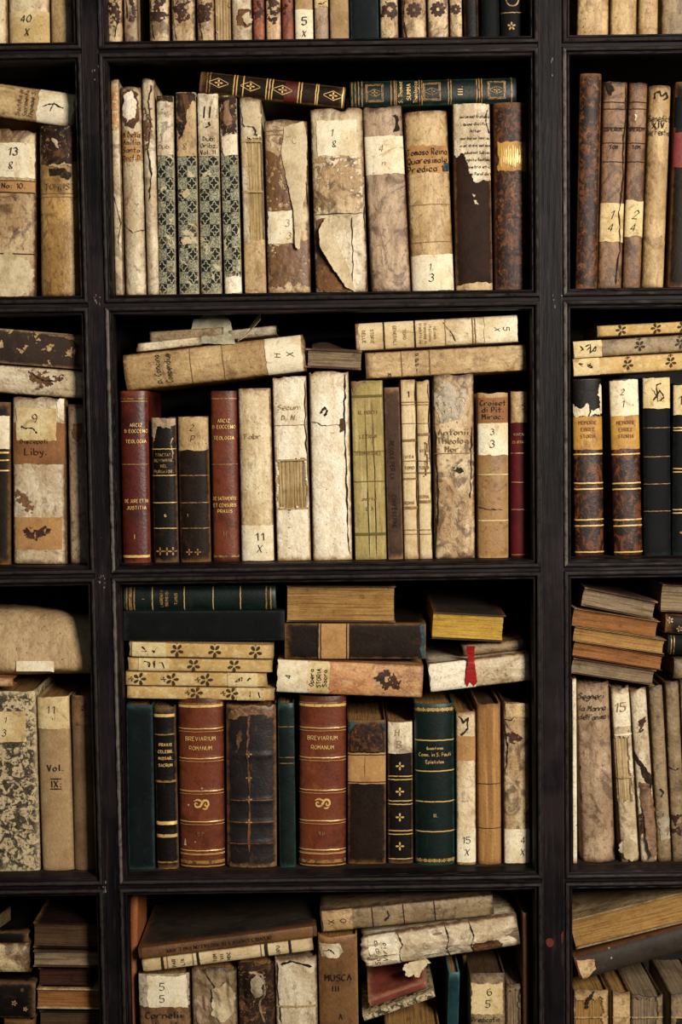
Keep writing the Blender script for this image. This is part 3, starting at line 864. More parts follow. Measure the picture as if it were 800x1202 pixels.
def band_path(pts, w0, w1):
    A = pen(pts, 8); n = len(A); T = np.gradient(A, axis=0); T /= np.linalg.norm(T, axis=1)[:, None] + 1e-9; N = np.stack([-T[:, 1], T[:, 0]], 1)
    w = (w0 + (w1 - w0) * np.sin(np.linspace(0, math.pi, n)))[:, None] / 2
    a, b = A + N * w, A - N * w
    return [[tuple(a[i]), tuple(a[i + 1]), tuple(b[i + 1]), tuple(b[i])] for i in range(n - 1)]


SCROLL = band_path([(-.55, .05), (-.75, .25), (-1.0, .05), (-.8, -.4), (-.2, -.35), (.1, .1), (.45, .6), (1.0, .55), (1.2, .0), (.9, -.35), (.6, -.1), (.8, .12)], .12, .36) + band_path([(-1.2, .5), (-.6, .75), (0, .55), (.3, .2)], .08, .3) + band_path([(.2, -.7), (.7, -.75), (1.15, -.45)], .08, .26)


def scrib(B, cx, cy, w, h, seed, mat=None, wd=1.3):
    """a few quick pen marks on a label, w x h photo pixels"""
    r = random.Random(seed); n = r.randint(2, 3)
    for k in range(n):
        x = cx - w / 2 + w * (k + .5) / n; u = w / n * .42
        pts = [(x + r.uniform(-u, u), cy + r.uniform(-h, h) / 2) for _ in range(r.randint(3, 5))]
        P_ = pen(pts, 4); B.stroke([tuple(q) for q in P_], wd, mat or INK, 'scribble', dens=1, wob=.0003)
    return B

# ================================================================== top row (only the feet of these books show)
def foot(label, xb, cov, top=-120, col=1, **kw):
    lean = kw.pop('lean', -3)
    return U(label, 0, col, xb, (xb[0] + lean, xb[1] + lean), top, cov, **kw)


foot('cream vellum book cut off at the far left of the top row', (-32, 8), V_CREAM, col=0, b=.01)
B = foot('thick cream vellum book numbered 40 in the top left corner', (9, 58), V_CREAM, col=0, b=.012, amp=.0008)
B.patch((9, 13, 58, 52), K_CREAM, full=True, rag=.0006).text('40', 31, 22, 9, INK, shear=.2, bold=.02).text('X', 32, 38, 9, INK, shear=.2, bold=.01)
foot('brownish vellum book next to the black stile in the top left corner', (59, 86), V_TAN, col=0, b=.008)
B = foot('brown book with dark red title patch, leftmost in the middle top row', (126, 144), V_STAIN, b=.006, rag=.002)
B.poly([(128, 2), (140, 0), (141, 26), (136, 34), (128, 28)], K_STAINP, 'title_patch', rag=.006).stroke([(137, 2), (140, 20), (135, 44)], 1.4, CRACK)
B = foot('tan book with chipped spine beside a dark gap in the top row', (145, 162), V_PINK, b=.006)
B.poly([(151, 0), (160, 0), (160, 22), (153, 24)], K_STAINP, 'title_patch', rag=.006).stroke([(148, 0), (150, 22)], 1.6, CRACK)
foot('almost black book set back in the dark gap of the top row', (163, 173), C_BLACK, dy=.03)
for i, (xa, xb, lab, cv) in enumerate([(175, 199, 'straw coloured book with round dark stain, right of the dark gap in the top row', V_STAIN), (201, 229, 'wide cracked tan book with dark red blotched title in the top row', V_STAIN), (231, 252, 'tan book with dark blotch, left of the bare-paged one in the top row', V_STAIN)]):
    B = foot(lab, (xa, xb), cv, b=.007, amp=.0009, rag=.002)
    c = (xa + xb) / 2 - 1
    B.poly([(c - 8, 2), (c + 8, 0), (c + 9, 20), (c + 2, 26), (c - 8, 22)], K_STAINP, 'title_patch', rag=.006)
    B.stroke([(xa + 2, 0), (xa + 3, 25), (xa + 7, 50)], 1.3, CRACK)
foot('book without spine cover showing bare tan page folds in the top row', (253, 271), K_PRINT, b=.004, holes=[(250, -100, 272, 50)], gather=True, pg=P_CREAM)
B = foot('pale torn vellum book with peeling flap in the top row', (272, 296), V_PALE, b=.006, amp=.0012, ragb=.002)
B.poly([(280, 12), (294, 10), (296, 30), (288, 34), (280, 28)], K_UNDER, 'exposed_board').poly([(283, 14), (293, 12), (296, 28), (290, 32)], K_TORN, curl=(286, 16, 8, 12, .006))
B = foot('narrow rusty red book right of the pale torn one in the top row', (297, 311), V_RED, b=.005)
B.poly([(299, 0), (308, 0), (308, 20), (299, 22)], K_STAINP, 'title_patch', rag=.006)
B = foot('orange-brown book with black stain in the middle of the top row', (312, 330), V_ORANGE, b=.006)
B.poly([(314, 0), (327, 0), (327, 22), (320, 27), (314, 20)], K_STAINP, 'title_patch', rag=.006)
B = foot('thin brick red book left of the white label in the top row', (331, 345), V_RED, b=.005)
B.poly([(333, 0), (342, 0), (342, 14), (333, 14)], K_STAINP, 'title_patch', rag=.006)
B = foot('book with white paper label numbered 5 in the top row', (346, 368), V_TAN, b=.005)
B.patch((346, 11, 368, 53), K_WHITE, full=True).text('5', 357, 25, 10, INK, shear=.15, bold=.01).text('X', 357, 40, 8, INK, shear=.2, bold=.01)
B = foot('narrow greyish book with ink scribble right of the numeral 5 in the top row', (369, 386), V_PINK, b=.005)
B.poly([(369, 0), (385, 0), (385, 8), (369, 9)], K_CREAM, 'paper_label').stroke([(372, 4), (378, 6), (383, 2)], 1.2, INK, 'scribble')
foot('plain smooth brown book left of the black-green one in the top row', (387, 410), K_KRAFT, b=.005)
foot('dark green cloth book in the middle of the top row', (411, 445), C_TEAL, b=.004, p=3)
B = foot('narrow golden book with red blotch, right of the dark green one in the top row', (446, 468), V_STAIN, b=.006)
B.poly([(449, 2), (463, 0), (465, 20), (457, 24), (449, 20)], K_STAINP, 'title_patch', rag=.006)
B = foot('wide worn tan book with round red-brown seal in the top row', (472, 501), V_STAIN, b=.007, ragb=.002)
B.shape(flower(9, .2, 1, .3), 486, 12, 9, K_STAINP, key='seal').stroke([(475, 0), (474, 22), (477, 46)], 1.6, CRACK)
B = foot('tan book with round red-brown seal, left of a narrower twin in the top row', (502, 527), V_STAIN, b=.006)
B.shape(flower(9, .2, 1, .3), 514, 11, 9, K_STAINP, key='seal')
B = foot('narrowest of the tan books with seals, next to the black books of the top row', (528, 543), V_STAIN, b=.004)
B.shape(flower(9, .2, 1, .3), 535, 11, 6, K_STAINP, key='seal')
foot('dusky brown-black book right of the sealed tan books in the top row', (545, 562), L_BLACK, b=.005)
foot('plain black book second from the right end of the middle top row', (565, 587), C_BLACK, b=.007)
B = foot('black book with gilt emblem at the right end of the middle top row', (588, 615), C_BLACK, b=.006)
B.shape(FL5, 600, 31, 5, GILTD).shape(ring(1, .2, 0, 6.28, 12), 601, 0, 8, GILTD).line(15, 1, GILTD)
foot('wide cream vellum book at the left end of the right top row', (677, 715), V_TAN, col=2, b=.009, lean=2)
foot('cream vellum book second in the right top row', (716, 748), V_TAN, col=2, b=.009, lean=2)
foot('narrow cream vellum book third in the right top row', (749, 773), V_TAN, col=2, b=.008, lean=2)
foot('dusty cream vellum book at the right edge of the top row', (776, 812), V_DUST, col=2, b=.009, lean=2)

# ================================================================== second row, left column
B = U('stained vellum book with torn lower spine and label 13, left edge of the second row', 1, 0, (-14, 41), (-12, 41), 151, V_STAIN, b=.009, amp=.0012, rag=.004, ragb=.003)
B.patch((-10, 167, 40, 209), K_WHITE, rag=.001).text('13', 16, 178, 10, INK, shear=.2, bold=.01).text('&', 13, 194, 9, INK, shear=.2)
B.patch((-12, 211, 41, 226), K_TANL, 'title_band', full=True).text('No: 10.', 16, 218, 6, INK, bold=.01)
B.line(212, 1, CRACK, key='split').line(226, 1.2, CRACK, key='split').line(298, 1.2, CRACK, key='split')
B.poly([(-8, 300), (10, 297), (32, 303), (37, 315), (36, 335), (25, 347), (-6, 348)], K_TORN, curl=(36, 325, -40, -5, .008))
B = U('amber vellum book with dark leather head and TOMUS lettering, second row left', 1, 0, (46, 95), (44, 93), 147, V_AMBER, dy=-.012, b=.014, p=2.0, amp=.0008, rag=.004)
B.poly([(46, 146), (93, 147), (93, 186), (80, 194), (70, 192), (58, 194), (48, 188)], L_SCUFF, 'leather_patch', rag=.003)
B.poly([(60, 159), (66, 164), (70, 175), (64, 172), (60, 166)], K_TORN, lv=4).poly([(58, 192), (84, 192), (84, 195), (58, 195)], K_TORN, lv=4)
B.poly([(58, 198), (70, 196), (84, 204), (80, 211), (68, 206), (58, 206)], L_SCUFF, 'leather_patch', rag=.002)
B.text('TOMUS', 68, 219, 7, INKF, bold=.02).line(227, 1, INKF, key='rule').line(231, .8, INKF, key='rule')
B = H('vellum book lying on its side with handwritten title, second row left', 1, 0, (-60, 85), (89, 111), (88, 147), (-60, 131), V_TAN, top='L', D=.17, b=.012, amp=.0012, rag=.003, pg=P_CREAM)
hpatch(B, .70, .985, K_WHITE, rag=.0015)
for k, (f, s_) in enumerate([(.56, 'Tractatus de'), (.61, 'Sacramentis'), (.66, 'Thomae S.')]):
    q = mid(B, f); B.text(s_, q[0], q[1], 5, INK, width=30, shear=.3)
q = mid(B, .83); B.stroke([(q[0] - 14, q[1]), (q[0], q[1] - 4), (q[0] + 12, q[1] + 2)], 1.4, INK, 'scribble').stroke([(q[0], q[1] - 6), (q[0] - 4, q[1] + 6)], 1.2, INK, 'scribble')

# ================================================================== second row, middle column
B = U('thin vellum book with orange head, leftmost in the middle of the second row', 1, 1, (134.5, 145), (129.5, 139), 93, V_PALE, b=.003, rag=.002, amp=.0008)
B.poly([(129, 100), (138, 100), (139, 150), (131, 152)], V_ORANGE, 'stained_zone', lv=1, rag=.003).stroke([(134, 230), (142, 262), (139, 290)], 1.2, CRACK)
B = U('tall vellum book with blistered head and faded brown script title', 1, 1, (146, 172), (140, 164.5), 101, V_PALE, b=.011, p=2.0, amp=.0014, rag=.003)
B.poly([(143, 106), (152, 104), (161, 110), (163, 140), (158, 150), (146, 148), (142, 125)], K_UNDER, 'exposed_board', rag=.002).poly([(145, 110), (155, 108), (159, 118), (158, 145), (148, 147), (144, 130)], V_WHITE, curl=(151, 145, -2, -38, .005))
B.poly([(142, 153), (165, 154), (166, 190), (143, 189)], K_TANL, 'title_patch', rag=.002)
for k, s_ in enumerate(['A Deta', 'Amilio', 'Santa', 'Doct.D']): B.text(s_, 154, 158 + k * 9, 6, INK, width=20, shear=.15, bold=.015)
B.stroke([(143, 262), (156, 274), (171, 268)], 1.1, CRACK)
B = U('round-headed vellum book with a split running down its spine', 1, 1, (173, 187), (164.5, 181), 92, V_PALE, b=.008, p=2.0, amp=.0014, rag=.004)
B.stroke([(178, 100), (174, 120), (177, 150), (174, 175), (178, 205), (175, 235)], 2.0, CRACK).poly([(167, 125), (177, 128), (178, 160), (172, 178), (168, 160)], V_BROWN, 'stained_zone', rag=.003)
chk = [('narrow checkered paper book with torn white head', (186, 206), (183, 203), 112, 184),
       ('checkered paper book with ragged tan label at its head', (209.5, 234), (206, 229), 108, 184),
       ('checkered paper book with label marked II and script title', (235.5, 260), (230.5, 256), 109, 184),
       ('checkered paper book with torn leather head and white foot', (262, 285), (257.5, 276), 112, 160)]
for i, (lab, xb, xt, yt, ys) in enumerate(chk):
    B = U(lab, 1, 1, xb, xt, yt, K_CHECK, b=.005, p=2.6, rag=.003, amp=.0007)
    xl, xr = xt[0] - 3, xt[1] + 4
    if i == 0:
        B.poly([(183, 114), (203, 113), (204, 182), (184, 183)], V_PALE, 'paper_label', rag=.003).poly([(187, 144), (197, 142), (199, 150), (192, 156), (191, 166), (186, 170), (188, 155)], CRACK, 'hole')
        B.poly([(184, 112), (203, 112), (203, 118), (184, 119)], L_SCUFF, 'leather_patch', lv=4).text('Dub.', 193, 172, 5, INKF, shear=.2)
    if i == 1:
        B.poly([(206, 108), (229, 108), (231, 182), (208, 184)], V_TAN, 'paper_label', rag=.002).poly([(207, 109), (229, 109), (229, 117), (221, 122), (217, 150), (211, 168), (208, 150)], L_SCUFF, 'leather_patch', lv=4, rag=.003)
        B.text('&', 217, 172, 7, INKF, shear=.2).poly([(211, 226), (220, 222), (224, 228), (218, 232)], K_TORN, lv=4).poly([(210, 280), (220, 278), (226, 286), (216, 290)], K_TORN, lv=4)
    if i == 2:
        B.poly([(230.5, 110), (256, 110), (258, 183), (232, 184)], V_PALE, 'paper_label', rag=.001)
        B.text('II', 243, 132, 15, INK, bold=.04, shear=.1).stroke([(240, 150), (246, 147), (244, 143)], 2, INK, 'scribble')
        for k, s_ in enumerate(['Dub.', 'Oribz.', 'Vol. II.']): B.text(s_, 245, 163 + k * 8, 5, INK, width=20, bold=.015)
    if i == 3:
        B.poly([(257, 112), (276, 113), (278, 155), (260, 158)], L_SCUFF, 'leather_patch', rag=.004).poly([(262, 120), (268, 118), (272, 140), (268, 150), (263, 140)], V_BROWN, 'torn_parchment', lv=4)
        B.poly([(260, 160), (278, 158), (279, 182), (262, 184)], V_WHITE, 'paper_label', rag=.002).patch((262, 326, 286, 344), V_WHITE, 'paper_label', full=True, rag=.003, lv=2)
B = U('book with missing spine showing page folds between vellum head and foot', 1, 1, (288, 312), (279.5, 307), 114, V_PALE, b=.004, p=3, amp=.0012, rag=.006, holes=[(288, 163, 314, 282)], gather=True, pg=P_CREAM)
B.line(225, 2.2, CORD, key='binding_cord').line(166, 2, CORD, key='binding_cord').patch((286, 284, 313, 343), V_TAN, 'stained_zone', full=True, rag=.003)
B.poly([(282, 122), (300, 120), (307, 135), (305, 160), (295, 150), (285, 145)], K_TORN, curl=(288, 125, 14, 30, .006))
B = U('wide brown mottled book with a torn parchment strip and white label', 1, 1, (313.5, 365), (309.5, 360), 140, V_STAIN, b=.008, p=2.6, amp=.0012, rag=.002)
B.poly([(311, 176), (325, 180), (334, 200), (346, 240), (344, 250), (314, 248)], L_BROWN, 'bare_leather', rag=.004, lv=1)
B.poly([(315, 286), (362, 282), (364, 335), (318, 336)], L_BROWN, 'bare_leather', rag=.007, lv=1)
B.patch((314, 248, 345, 286), K_WHITE, rag=.001, lv=3).text('3', 337, 262, 9, INKF, shear=.2).text('3', 339, 277, 9, INKF, shear=.2)
B.poly([(333, 150), (356, 142), (360, 160), (359, 230), (356, 240), (352, 294), (347, 292), (345, 250), (336, 210), (330, 180)], K_TORN, lv=4, rag=.001, curl=(345, 170, 8, 120, .007))
for k, s_ in enumerate(['DEC.', 'D NA', 'OR']): B.text(s_, 340, 165 + k * 20, 9, INKF, width=34)
B.line(153, 1, INKF, key='rule').line(158, .8, INKF, key='rule').stroke([(361, 175), (358, 210), (362, 245)], 1.6, CRACK)
B = U('fat cream vellum book with square label and peeling foot flap', 1, 1, (369, 433), (364.5, 424), 127, V_PALE, b=.009, p=3.0, amp=.0016, rag=.004, ragb=.003)
B.patch((371, 142, 419, 182), K_WHITE, rag=.0008, lv=2).text('1', 390, 156, 9, INK, shear=.2).text('&', 392, 169, 8, INK, shear=.2)
B.poly([(367, 184), (424, 184), (428, 250), (370, 252)], V_STAIN, 'stained_zone', rag=.008, lv=1)
B.poly([(370, 260), (380, 256), (392, 280), (405, 310), (416, 343), (372, 340)], K_UNDER, 'exposed_board', rag=.003, lv=2)
B.poly([(374, 270), (384, 254), (386, 262), (398, 290), (410, 318), (417, 344), (405, 336), (388, 312), (376, 292)], K_TORN, lv=5, rag=.001, curl=(410, 290, -32, 12, .012))
B.stroke([(412, 255), (414, 300), (413, 340)], 1.2, CRACK).stroke([(428, 200), (428, 260), (432, 300), (430, 340)], 1.8, CRACK).stroke([(370, 252), (430, 250)], 1.2, CRACK)
B = U('pinkish vellum book with large white label under its head', 1, 1, (435.5, 483), (425, 471), 124, V_PINK, b=.010, p=2.4, amp=.001, rag=.003)
B.patch((427, 161, 474, 203), K_WHITE, full=True, rag=.001, lv=2).text('4', 447, 174, 9, INKF, shear=.25).text('n', 450, 191, 6, INKF, shear=.2)
B.poly([(462, 135), (466, 134), (467, 152), (463, 154)], CRACK, 'hole')
B = U('tan vellum book lettered Tomaso Reina Quaresimale with white foot label', 1, 1, (484.5, 533), (473, 526), 130, V_TAN, b=.014, p=2.0, amp=.0006)
B.patch((478, 172, 530, 201), K_TANL, 'title_patch', rag=.002, lv=1).patch((520, 190, 530, 200), TEALB, 'blue_scrap', lv=2, rag=.001)
for k, s_ in enumerate(['Tomaso Reina', 'Quaresimale', 'Predica 11']): B.text(s_, 501.5, 178 + k * 10, 8, INK, width=46, bold=.015)
B.patch((483, 300, 534, 341), K_WHITE, full=True, lv=2).text('1', 505, 313, 7, INK, shear=.2).text('3', 506, 326, 10, INK, shear=.2)
B.line(240, .8, INKF, key='rule').line(284, .8, INKF, key='rule')
B = U('dark brown book with printed paper covering the upper spine', 1, 1, (536, 578), (530, 576), 121, leather('leather_chocolate', '#2a170d', '#412617', '#170c06', .5, .65, edge='#7a5c3c', spec=.12), b=.008, p=2.6, amp=.0005, rag=.002)
B.poly([(529, 121), (577, 120), (578, 212), (556, 214), (549, 200), (545, 182), (541, 181), (533, 186), (530, 170)], V_PALE, 'printed_paper', rag=.003, lv=1)
for k in range(9):
    yy = 137 + k * 8.4
    B.text(['mirum sed fraternis', 'quae dicitur', 'Alter', 'operibus per hanc, aut', 'in se, ab alia, sed deum', 'adveniat Subjectum', 'Cognitio Beatissimus', 'nostra etiam', 'Summi Paral dictae'][k], 558 + (k > 4) * 5, yy, 3.4, INK, width=36)
B.stroke([(572, 128), (570, 142), (574, 156)], 2.5, CRACK).poly([(552, 228), (558, 230), (556, 234)], K_TORN).poly([(556, 236), (562, 238), (558, 240)], K_TORN).patch((536, 334, 579, 342), V_TAN, 'worn_foot', full=True, rag=.003)
B = U('mottled brown leather book with gilt label, right end of the second row', 1, 1, (581, 621), (579, 619.5), 120, L_MOTT, b=.010, p=2.2, amp=.0007, bands=[(600, 252), (600, 296), (600, 206)], bh=.0012)
B.patch((584, 166, 619, 200), K_GOLDL, 'title_label', rag=.002)
for k in range(11): B.stroke([(588 + k * 2.7, 170 + (k * 7 % 5)), (588.5 + k * 2.7, 182), (588 + k * 2.7, 196 - (k * 5 % 6))], 1.5, GILT, 'gilt_streak', wob=.0006, dens=3)
B = H('dark brown tooled book with gilt lozenges, lying across the checkered books', 1, 1, (236, 82), (406, 101), (403, 127), (233, 108), L_DARK, top='L', dy=.004, D=.15, b=.007, amp=.0005, pg=P_DARK)
for f in (.13, .35, .57, .92):
    q = mid(B, f); B.shape(DIAM, q[0], q[1], 9, GILT, rot=0, sx=.8)
for f in (.05, .07, .235, .255, .30, .46, .48, .50, .68, .70, .80, .815, .985): hline(B, f, 1.3, GILT if f > .2 else GILTD)
hpatch(B, .585, .68, L_OX, 'title_label')
B = H('black-green book with gilt panels lying on the right of the second row', 1, 1, (411, 94), (606, 90), (606, 120), (411, 126), C_GREEN, top='L', dy=.012, D=.15, b=.008, amp=.0003, pg=P_DARK)
for f in (.145, .49, .88):
    q = mid(B, f); B.shape(DIAM, q[0], q[1], 7, GILTD, sx=.8)
    for r in (1.0, .86):
        for a in (0, 90, 180, 270): B.shape([[(-.04 + r, -r), (.04 + r, -r), (.04 + r, r), (-.04 + r, r)]], q[0], q[1], 10, GILTD, rot=a)
for f in (.01, .03, .05, .07, .245, .265, .275, .415, .43, .59, .605, .76, .775, .79, .97): hline(B, f, 1.2, GILTD)
for f, s_ in ((.30, 'S. Thomae'), (.35, 'SUMMA'), (.39, 'Theologica')):
    q = mid(B, f); B.text(s_, q[0], q[1], 5.5, GILT, width=24, bold=.01)
q = mid(B, .66); B.text('III.', q[0], q[1], 7, GILT)

# ================================================================== second row, right column
B = U('mottled brown leather book at the left end of the right second row', 1, 2, (676, 701), (680, 707.5), 86, L_MOTT, b=.007, p=2.2, amp=.0009)
for i, (lab, xb, xt) in enumerate([('left one of two brown ruled books with cream number labels', (701.5, 729.5), (708, 737.5)), ('right one of two brown ruled books with cream number labels', (730.5, 752), (738.5, 761))]):
    B = U(lab, 1, 2, xb, xt, 95, V_BROWN, b=.006, p=2.4, amp=.001, rag=.003)
    c = (xb[0] + xb[1] + xt[0] + xt[1]) / 4 + 1
    for yy in (120, 128, 150, 168, 190): B.line(yy, .9, INK, key='rule')
    B.text('OPERUM', c, 152, 4, INK, width=20).text('TOM', c, 173, 4, INK, width=16)
    B.patch((c - 20, 239 if i == 0 else 235, c + 20, 284 if i == 0 else 278), K_CREAM, full=True, rag=.0015, lv=2).text(['1', '2'][i], c - 1, 252, 11, INK, shear=.35).text('4', c - 4, 267, 10, INK, shear=.3)
    if i == 0:
        B.poly([(711, 97), (719, 96), (720, 108), (714, 112), (711, 106)], CRACK, 'hole').stroke([(734, 100), (735, 130), (731, 170), (731, 215), (726, 250), (727, 290), (722, 335)], 2.2, CRACK)
    else: B.poly([(743, 132), (747, 135), (746, 142), (744, 140)], V_WHITE, 'torn_parchment')
B = U('round smooth vellum book lettered Benedict XIV in the right column', 1, 2, (754, 780), (762, 790), 100, V_TAN, b=.013, p=2.0, amp=.0004)
B.stroke([(768, 116), (768, 109), (774, 108), (776, 114), (782, 108), (785, 113), (778, 117)], 2, INK, 'flourish', dens=6)
for k, s_ in enumerate(['Benedict', 'XIV.', 'De Festis']): B.text(s_, 774 - k * .3, 139 + k * 8, 7, INK, width=26, bold=.015)
B = U('dark brown book with red and teal labels at the right edge of the second row', 1, 2, (784, 822), (793, 832), 96, L_DARK, b=.008)
B.patch((789, 113, 830, 150), C_TEAL, 'title_label', full=True).patch((789, 155, 830, 197), leather('label_red', '#74241f', '#8e3a32', '#4a1512', .3, .6), 'title_label', full=True)

# ================================================================== third row, left column
B = U('dark book with white label, cut by the left edge of the third row', 2, 0, (-30, 11), (-30, 11), 472, L_DARK, b=.006)
B.patch((-30, 488, 11, 527), K_WHITE, full=True).line(531, 2, GILT).line(540, 1.5, GILT).line(552, 1.5, GILT)
B = U('wide cream vellum book with three pasted labels, third row left', 2, 0, (15.5, 76), (13, 76), 466, V_PALE, b=.008, p=3, amp=.001, rag=.003)
B.patch((14, 496, 76, 545), K_BROWNL, 'title_band', full=True, rag=.0015).patch((19, 479, 66, 517), K_CREAM, rag=.0008, lv=2).text('9', 41, 491, 11, INK, shear=.15).stroke([(24, 501), (30, 504), (38, 503), (44, 508)], 1.6, INK, 'scribble')
B.text('Liby.', 42, 530, 9, INK, bold=.03).text('Discepoli', 40, 518, 5, INK, width=40)
B.patch((17, 607, 73, 645), K_TANL, 'lower_label', rag=.001).poly([(27, 622), (35, 619), (45, 622), (56, 616), (62, 622), (52, 630), (46, 634), (36, 632), (28, 628)], K_STAINP, 'ink_blot', lv=4, rag=.004)
B.poly([(67, 470), (76, 468), (77, 495), (68, 494)], V_WHITE, 'torn_parchment').poly([(18, 575), (24, 578), (38, 592), (40, 600), (32, 598), (20, 585)], V_BROWN, 'stained_zone', rag=.005)
B = U('narrow grey-brown vellum book with a hole near its head, third row left', 2, 0, (82, 106), (78, 103), 474, V_PINK, b=.007, amp=.001, rag=.002)
B.poly([(85, 497), (95, 496), (97, 510), (92, 520), (86, 512)], K_UNDER, 'exposed_board', rag=.002)
B = H('dark brown paper book with worn cream flowers, top of the left third row pile', 2, 0, (-60, 380), (98, 393), (97, 434), (-60, 422), K_DFLOR, top='L', D=.16, b=.006, amp=.0008, rag=.004)
for k, (x, y, r) in enumerate([(10, 388, 4), (40, 389, 5), (44, 400, 4), (56, 411, 6), (81, 413, 6), (24, 414, 5), (-1, 404, 5), (54, 428, 5), (4, 424, 4), (32, 408, 3), (-20, 396, 5), (-35, 412, 5)]):
    B.poly([(x + r * (1.1 + .5 * math.sin(q * 2.3 + k * 1.7)) * math.cos(q * .785), y + r * (.85 + .35 * math.sin(q * 3.1 + k)) * math.sin(q * .785)) for q in range(8)], V_TAN, 'worn_flower', rag=.004)
B.poly([(50, 392), (97, 394), (97, 408), (88, 402), (72, 396)], V_BROWN, 'torn_parchment', rag=.002)
B = H('dirty cream vellum book lying below the dark flowered one', 2, 0, (-60, 423.5), (99.5, 435), (99.5, 469), (-60, 457), V_PALE, top='L', D=.17, b=.008, amp=.001)
B.poly([(32, 436), (46, 440), (64, 438), (70, 450), (60, 458), (42, 456), (36, 446)], K_UNDER, 'ink_blot', rag=.008).text('g', 72, 446, 9, INK, rot=90, shear=.2)
B.stroke([(36, 438), (48, 446), (66, 448)], 2.0, INK, 'scribble')

# ================================================================== third row, middle column
B = U('oxblood leather book with gilt title, leftmost in the middle third row', 2, 1, (143.5, 176), (139.5, 172.5), 459, L_OX, b=.008, p=2.2, amp=.0004)
for k, (s_, y) in enumerate([('ARCIZ', 499), ('D EOCCENO', 506), ('TEOLOGIA', 518), ('DE JURE ET IN', 588), ('JUSTITIA', 596)]): B.text(s_, 156.5 + y * .006, y, 4.6, GILT, width=27, bold=.01)
B.line(468, 1, GILTD).line(471, 1, GILTD).line(545, .9, GILTD).line(653, 3, GILT).text('I', 158, 630, 6, GILT)
B = U('black leather book with torn brown head, third row', 2, 1, (180, 209), (176.5, 206), 490, L_BLACK, b=.007, p=2.2, amp=.0006, rag=.004)
B.poly([(176, 491), (206, 491), (206, 498), (200, 500), (204, 530), (202, 540), (201, 504), (184, 500), (180, 520), (178, 512)], V_PINK, 'torn_parchment', rag=.002)
for k, s_ in enumerate(['TRACTAT.', 'DEMONSTR.', 'DEL', 'PURGATOR.']): B.text(s_, 192, 534 + k * 6.5, 3.8, GILTD, width=25)
for y in (527, 558, 590, 620): B.line(y, .9, GILT)
B.text('6', 194, 605, 4, GILT).shape(FL4, 188, 647, 5, GILTD).shape(FL4, 196, 647, 5, GILTD).shape(FL4, 203, 647, 5, GILTD)
B = U('dark brown leather book capped with a pale vellum label, third row', 2, 1, (211, 247), (207.5, 244), 489, L_DARK, b=.008, p=2.2, amp=.0006)
B.patch((206, 490, 246, 528), V_TAN, 'paper_label', full=True, rag=.0015, lv=2).text('2', 225, 502, 8, INK, shear=.2).text('P', 226, 515, 7, INK, shear=.2)
for y in (558, 590, 620): B.line(y, .9, GILTD)
B.text('1', 220, 605, 4, GILTD).shape(FL4, 222, 648, 4, GILTD).shape(FL4, 232, 648, 4, GILTD)
B = U('warm red-brown leather book with gilt title between dark and vellum books', 2, 1, (249.5, 281), (246, 277.5), 459, L_RED, b=.008, p=2.2, amp=.0004)
for k, (s_, y) in enumerate([('ARCIZ', 494), ('D EOCCENO', 501), ('TEOLOGIA', 514), ('DE SACRAMENTIS', 585), ('ET CENSURIS', 593), ('PRAXIS', 600)]): B.text(s_, 262.5 + (y - 500) * .014, y, 4.6, GILT, width=27, bold=.01)
B.line(468, 1.2, GILTD).line(545, .9, GILTD).line(653, 2.5, GILTD).text('II', 264, 626, 6, GILTD)
B = U('smooth cream vellum book with foot label marked 11, third row', 2, 1, (282.5, 322), (278.5, 317), 456, V_CREAM, b=.010, p=2.2, amp=.0006)
B.patch((281, 617, 323, 659), K_WHITE, full=True, lv=2).text('11', 305, 630, 10, INK, bold=.01).text('X', 305, 644, 10, INK, shear=.2)
B.text('Fabr.', 298, 512, 6, INKF, width=26).stroke([(316, 465), (320, 520), (321, 600), (322, 650)], 1.4, CRACK)
B = U('white vellum book with a window of exposed page folds, third row', 2, 1, (324.5, 365.5), (319.5, 358.5), 442, V_WHITE, b=.006, p=3, amp=.0014, rag=.003, holes=[(324, 541, 361, 596)], gather=True, pg=P_CREAM)
B.line(540, 2, CORD, key='binding_cord').line(597, 2, CORD, key='binding_cord').stroke([(358, 445), (358, 500), (362, 560), (364, 640)], 1.8, CRACK)
B.text('Secun', 338, 478, 6, INKF, width=26, shear=.2).text('D. N.', 339, 490, 6, INKF, width=24, shear=.2).line(499, .8, INKF, key='rule')
B = U('thick white vellum book with wrinkled head and split right joint', 2, 1, (367, 413.5), (362, 409), 436, V_WHITE, b=.008, p=3, amp=.0016, rag=.003)
B.stroke([(376, 486), (380, 479), (384, 483), (381, 488)], 2.2, INK, 'scribble').stroke([(405, 440), (404, 480), (406, 540), (407, 600), (410, 650)], 2.6, CRACK).poly([(398, 492), (404, 490), (404, 505), (399, 508)], K_UNDER, 'exposed_board', rag=.002)
B.stroke([(366, 494), (378, 500), (402, 498)], 1.2, CRACK)
B = U('olive yellow paper book with vertically creased spine, third row', 2, 1, (417, 453.5), (411, 449.5), 447, K_OLIVE, b=.004, p=3, amp=.0008, rag=.002, pg=P_CREAM)
for y, w in ((465, 3), (530, 1), (565, 1), (627, 3.4)): B.line(y, w, MAT('ink_olive', '#5c5426', [], rough=.8, bump=0, grain=0), key='printed_rule')
for y, s_ in ((484, 'R. MONTI'), (512, 'LEZIONI'), (532, 'STORIA NATURALE'), (585, 'parte'), (597, 'L 3')): B.text(s_, 432 + (y - 500) * .02, y, 4, INKF, width=30)
B.poly([(411, 447), (424, 448), (418, 455), (414, 464)], V_BROWN, 'stained_zone').poly([(426, 448), (438, 448), (432, 455)], V_BROWN, 'stained_zone')
B.stroke([(428, 470), (431, 560), (434, 655)], 1.0, CRACK, wob=.0006).stroke([(436, 470), (440, 560), (442, 655)], 1.0, CRACK, wob=.0006)
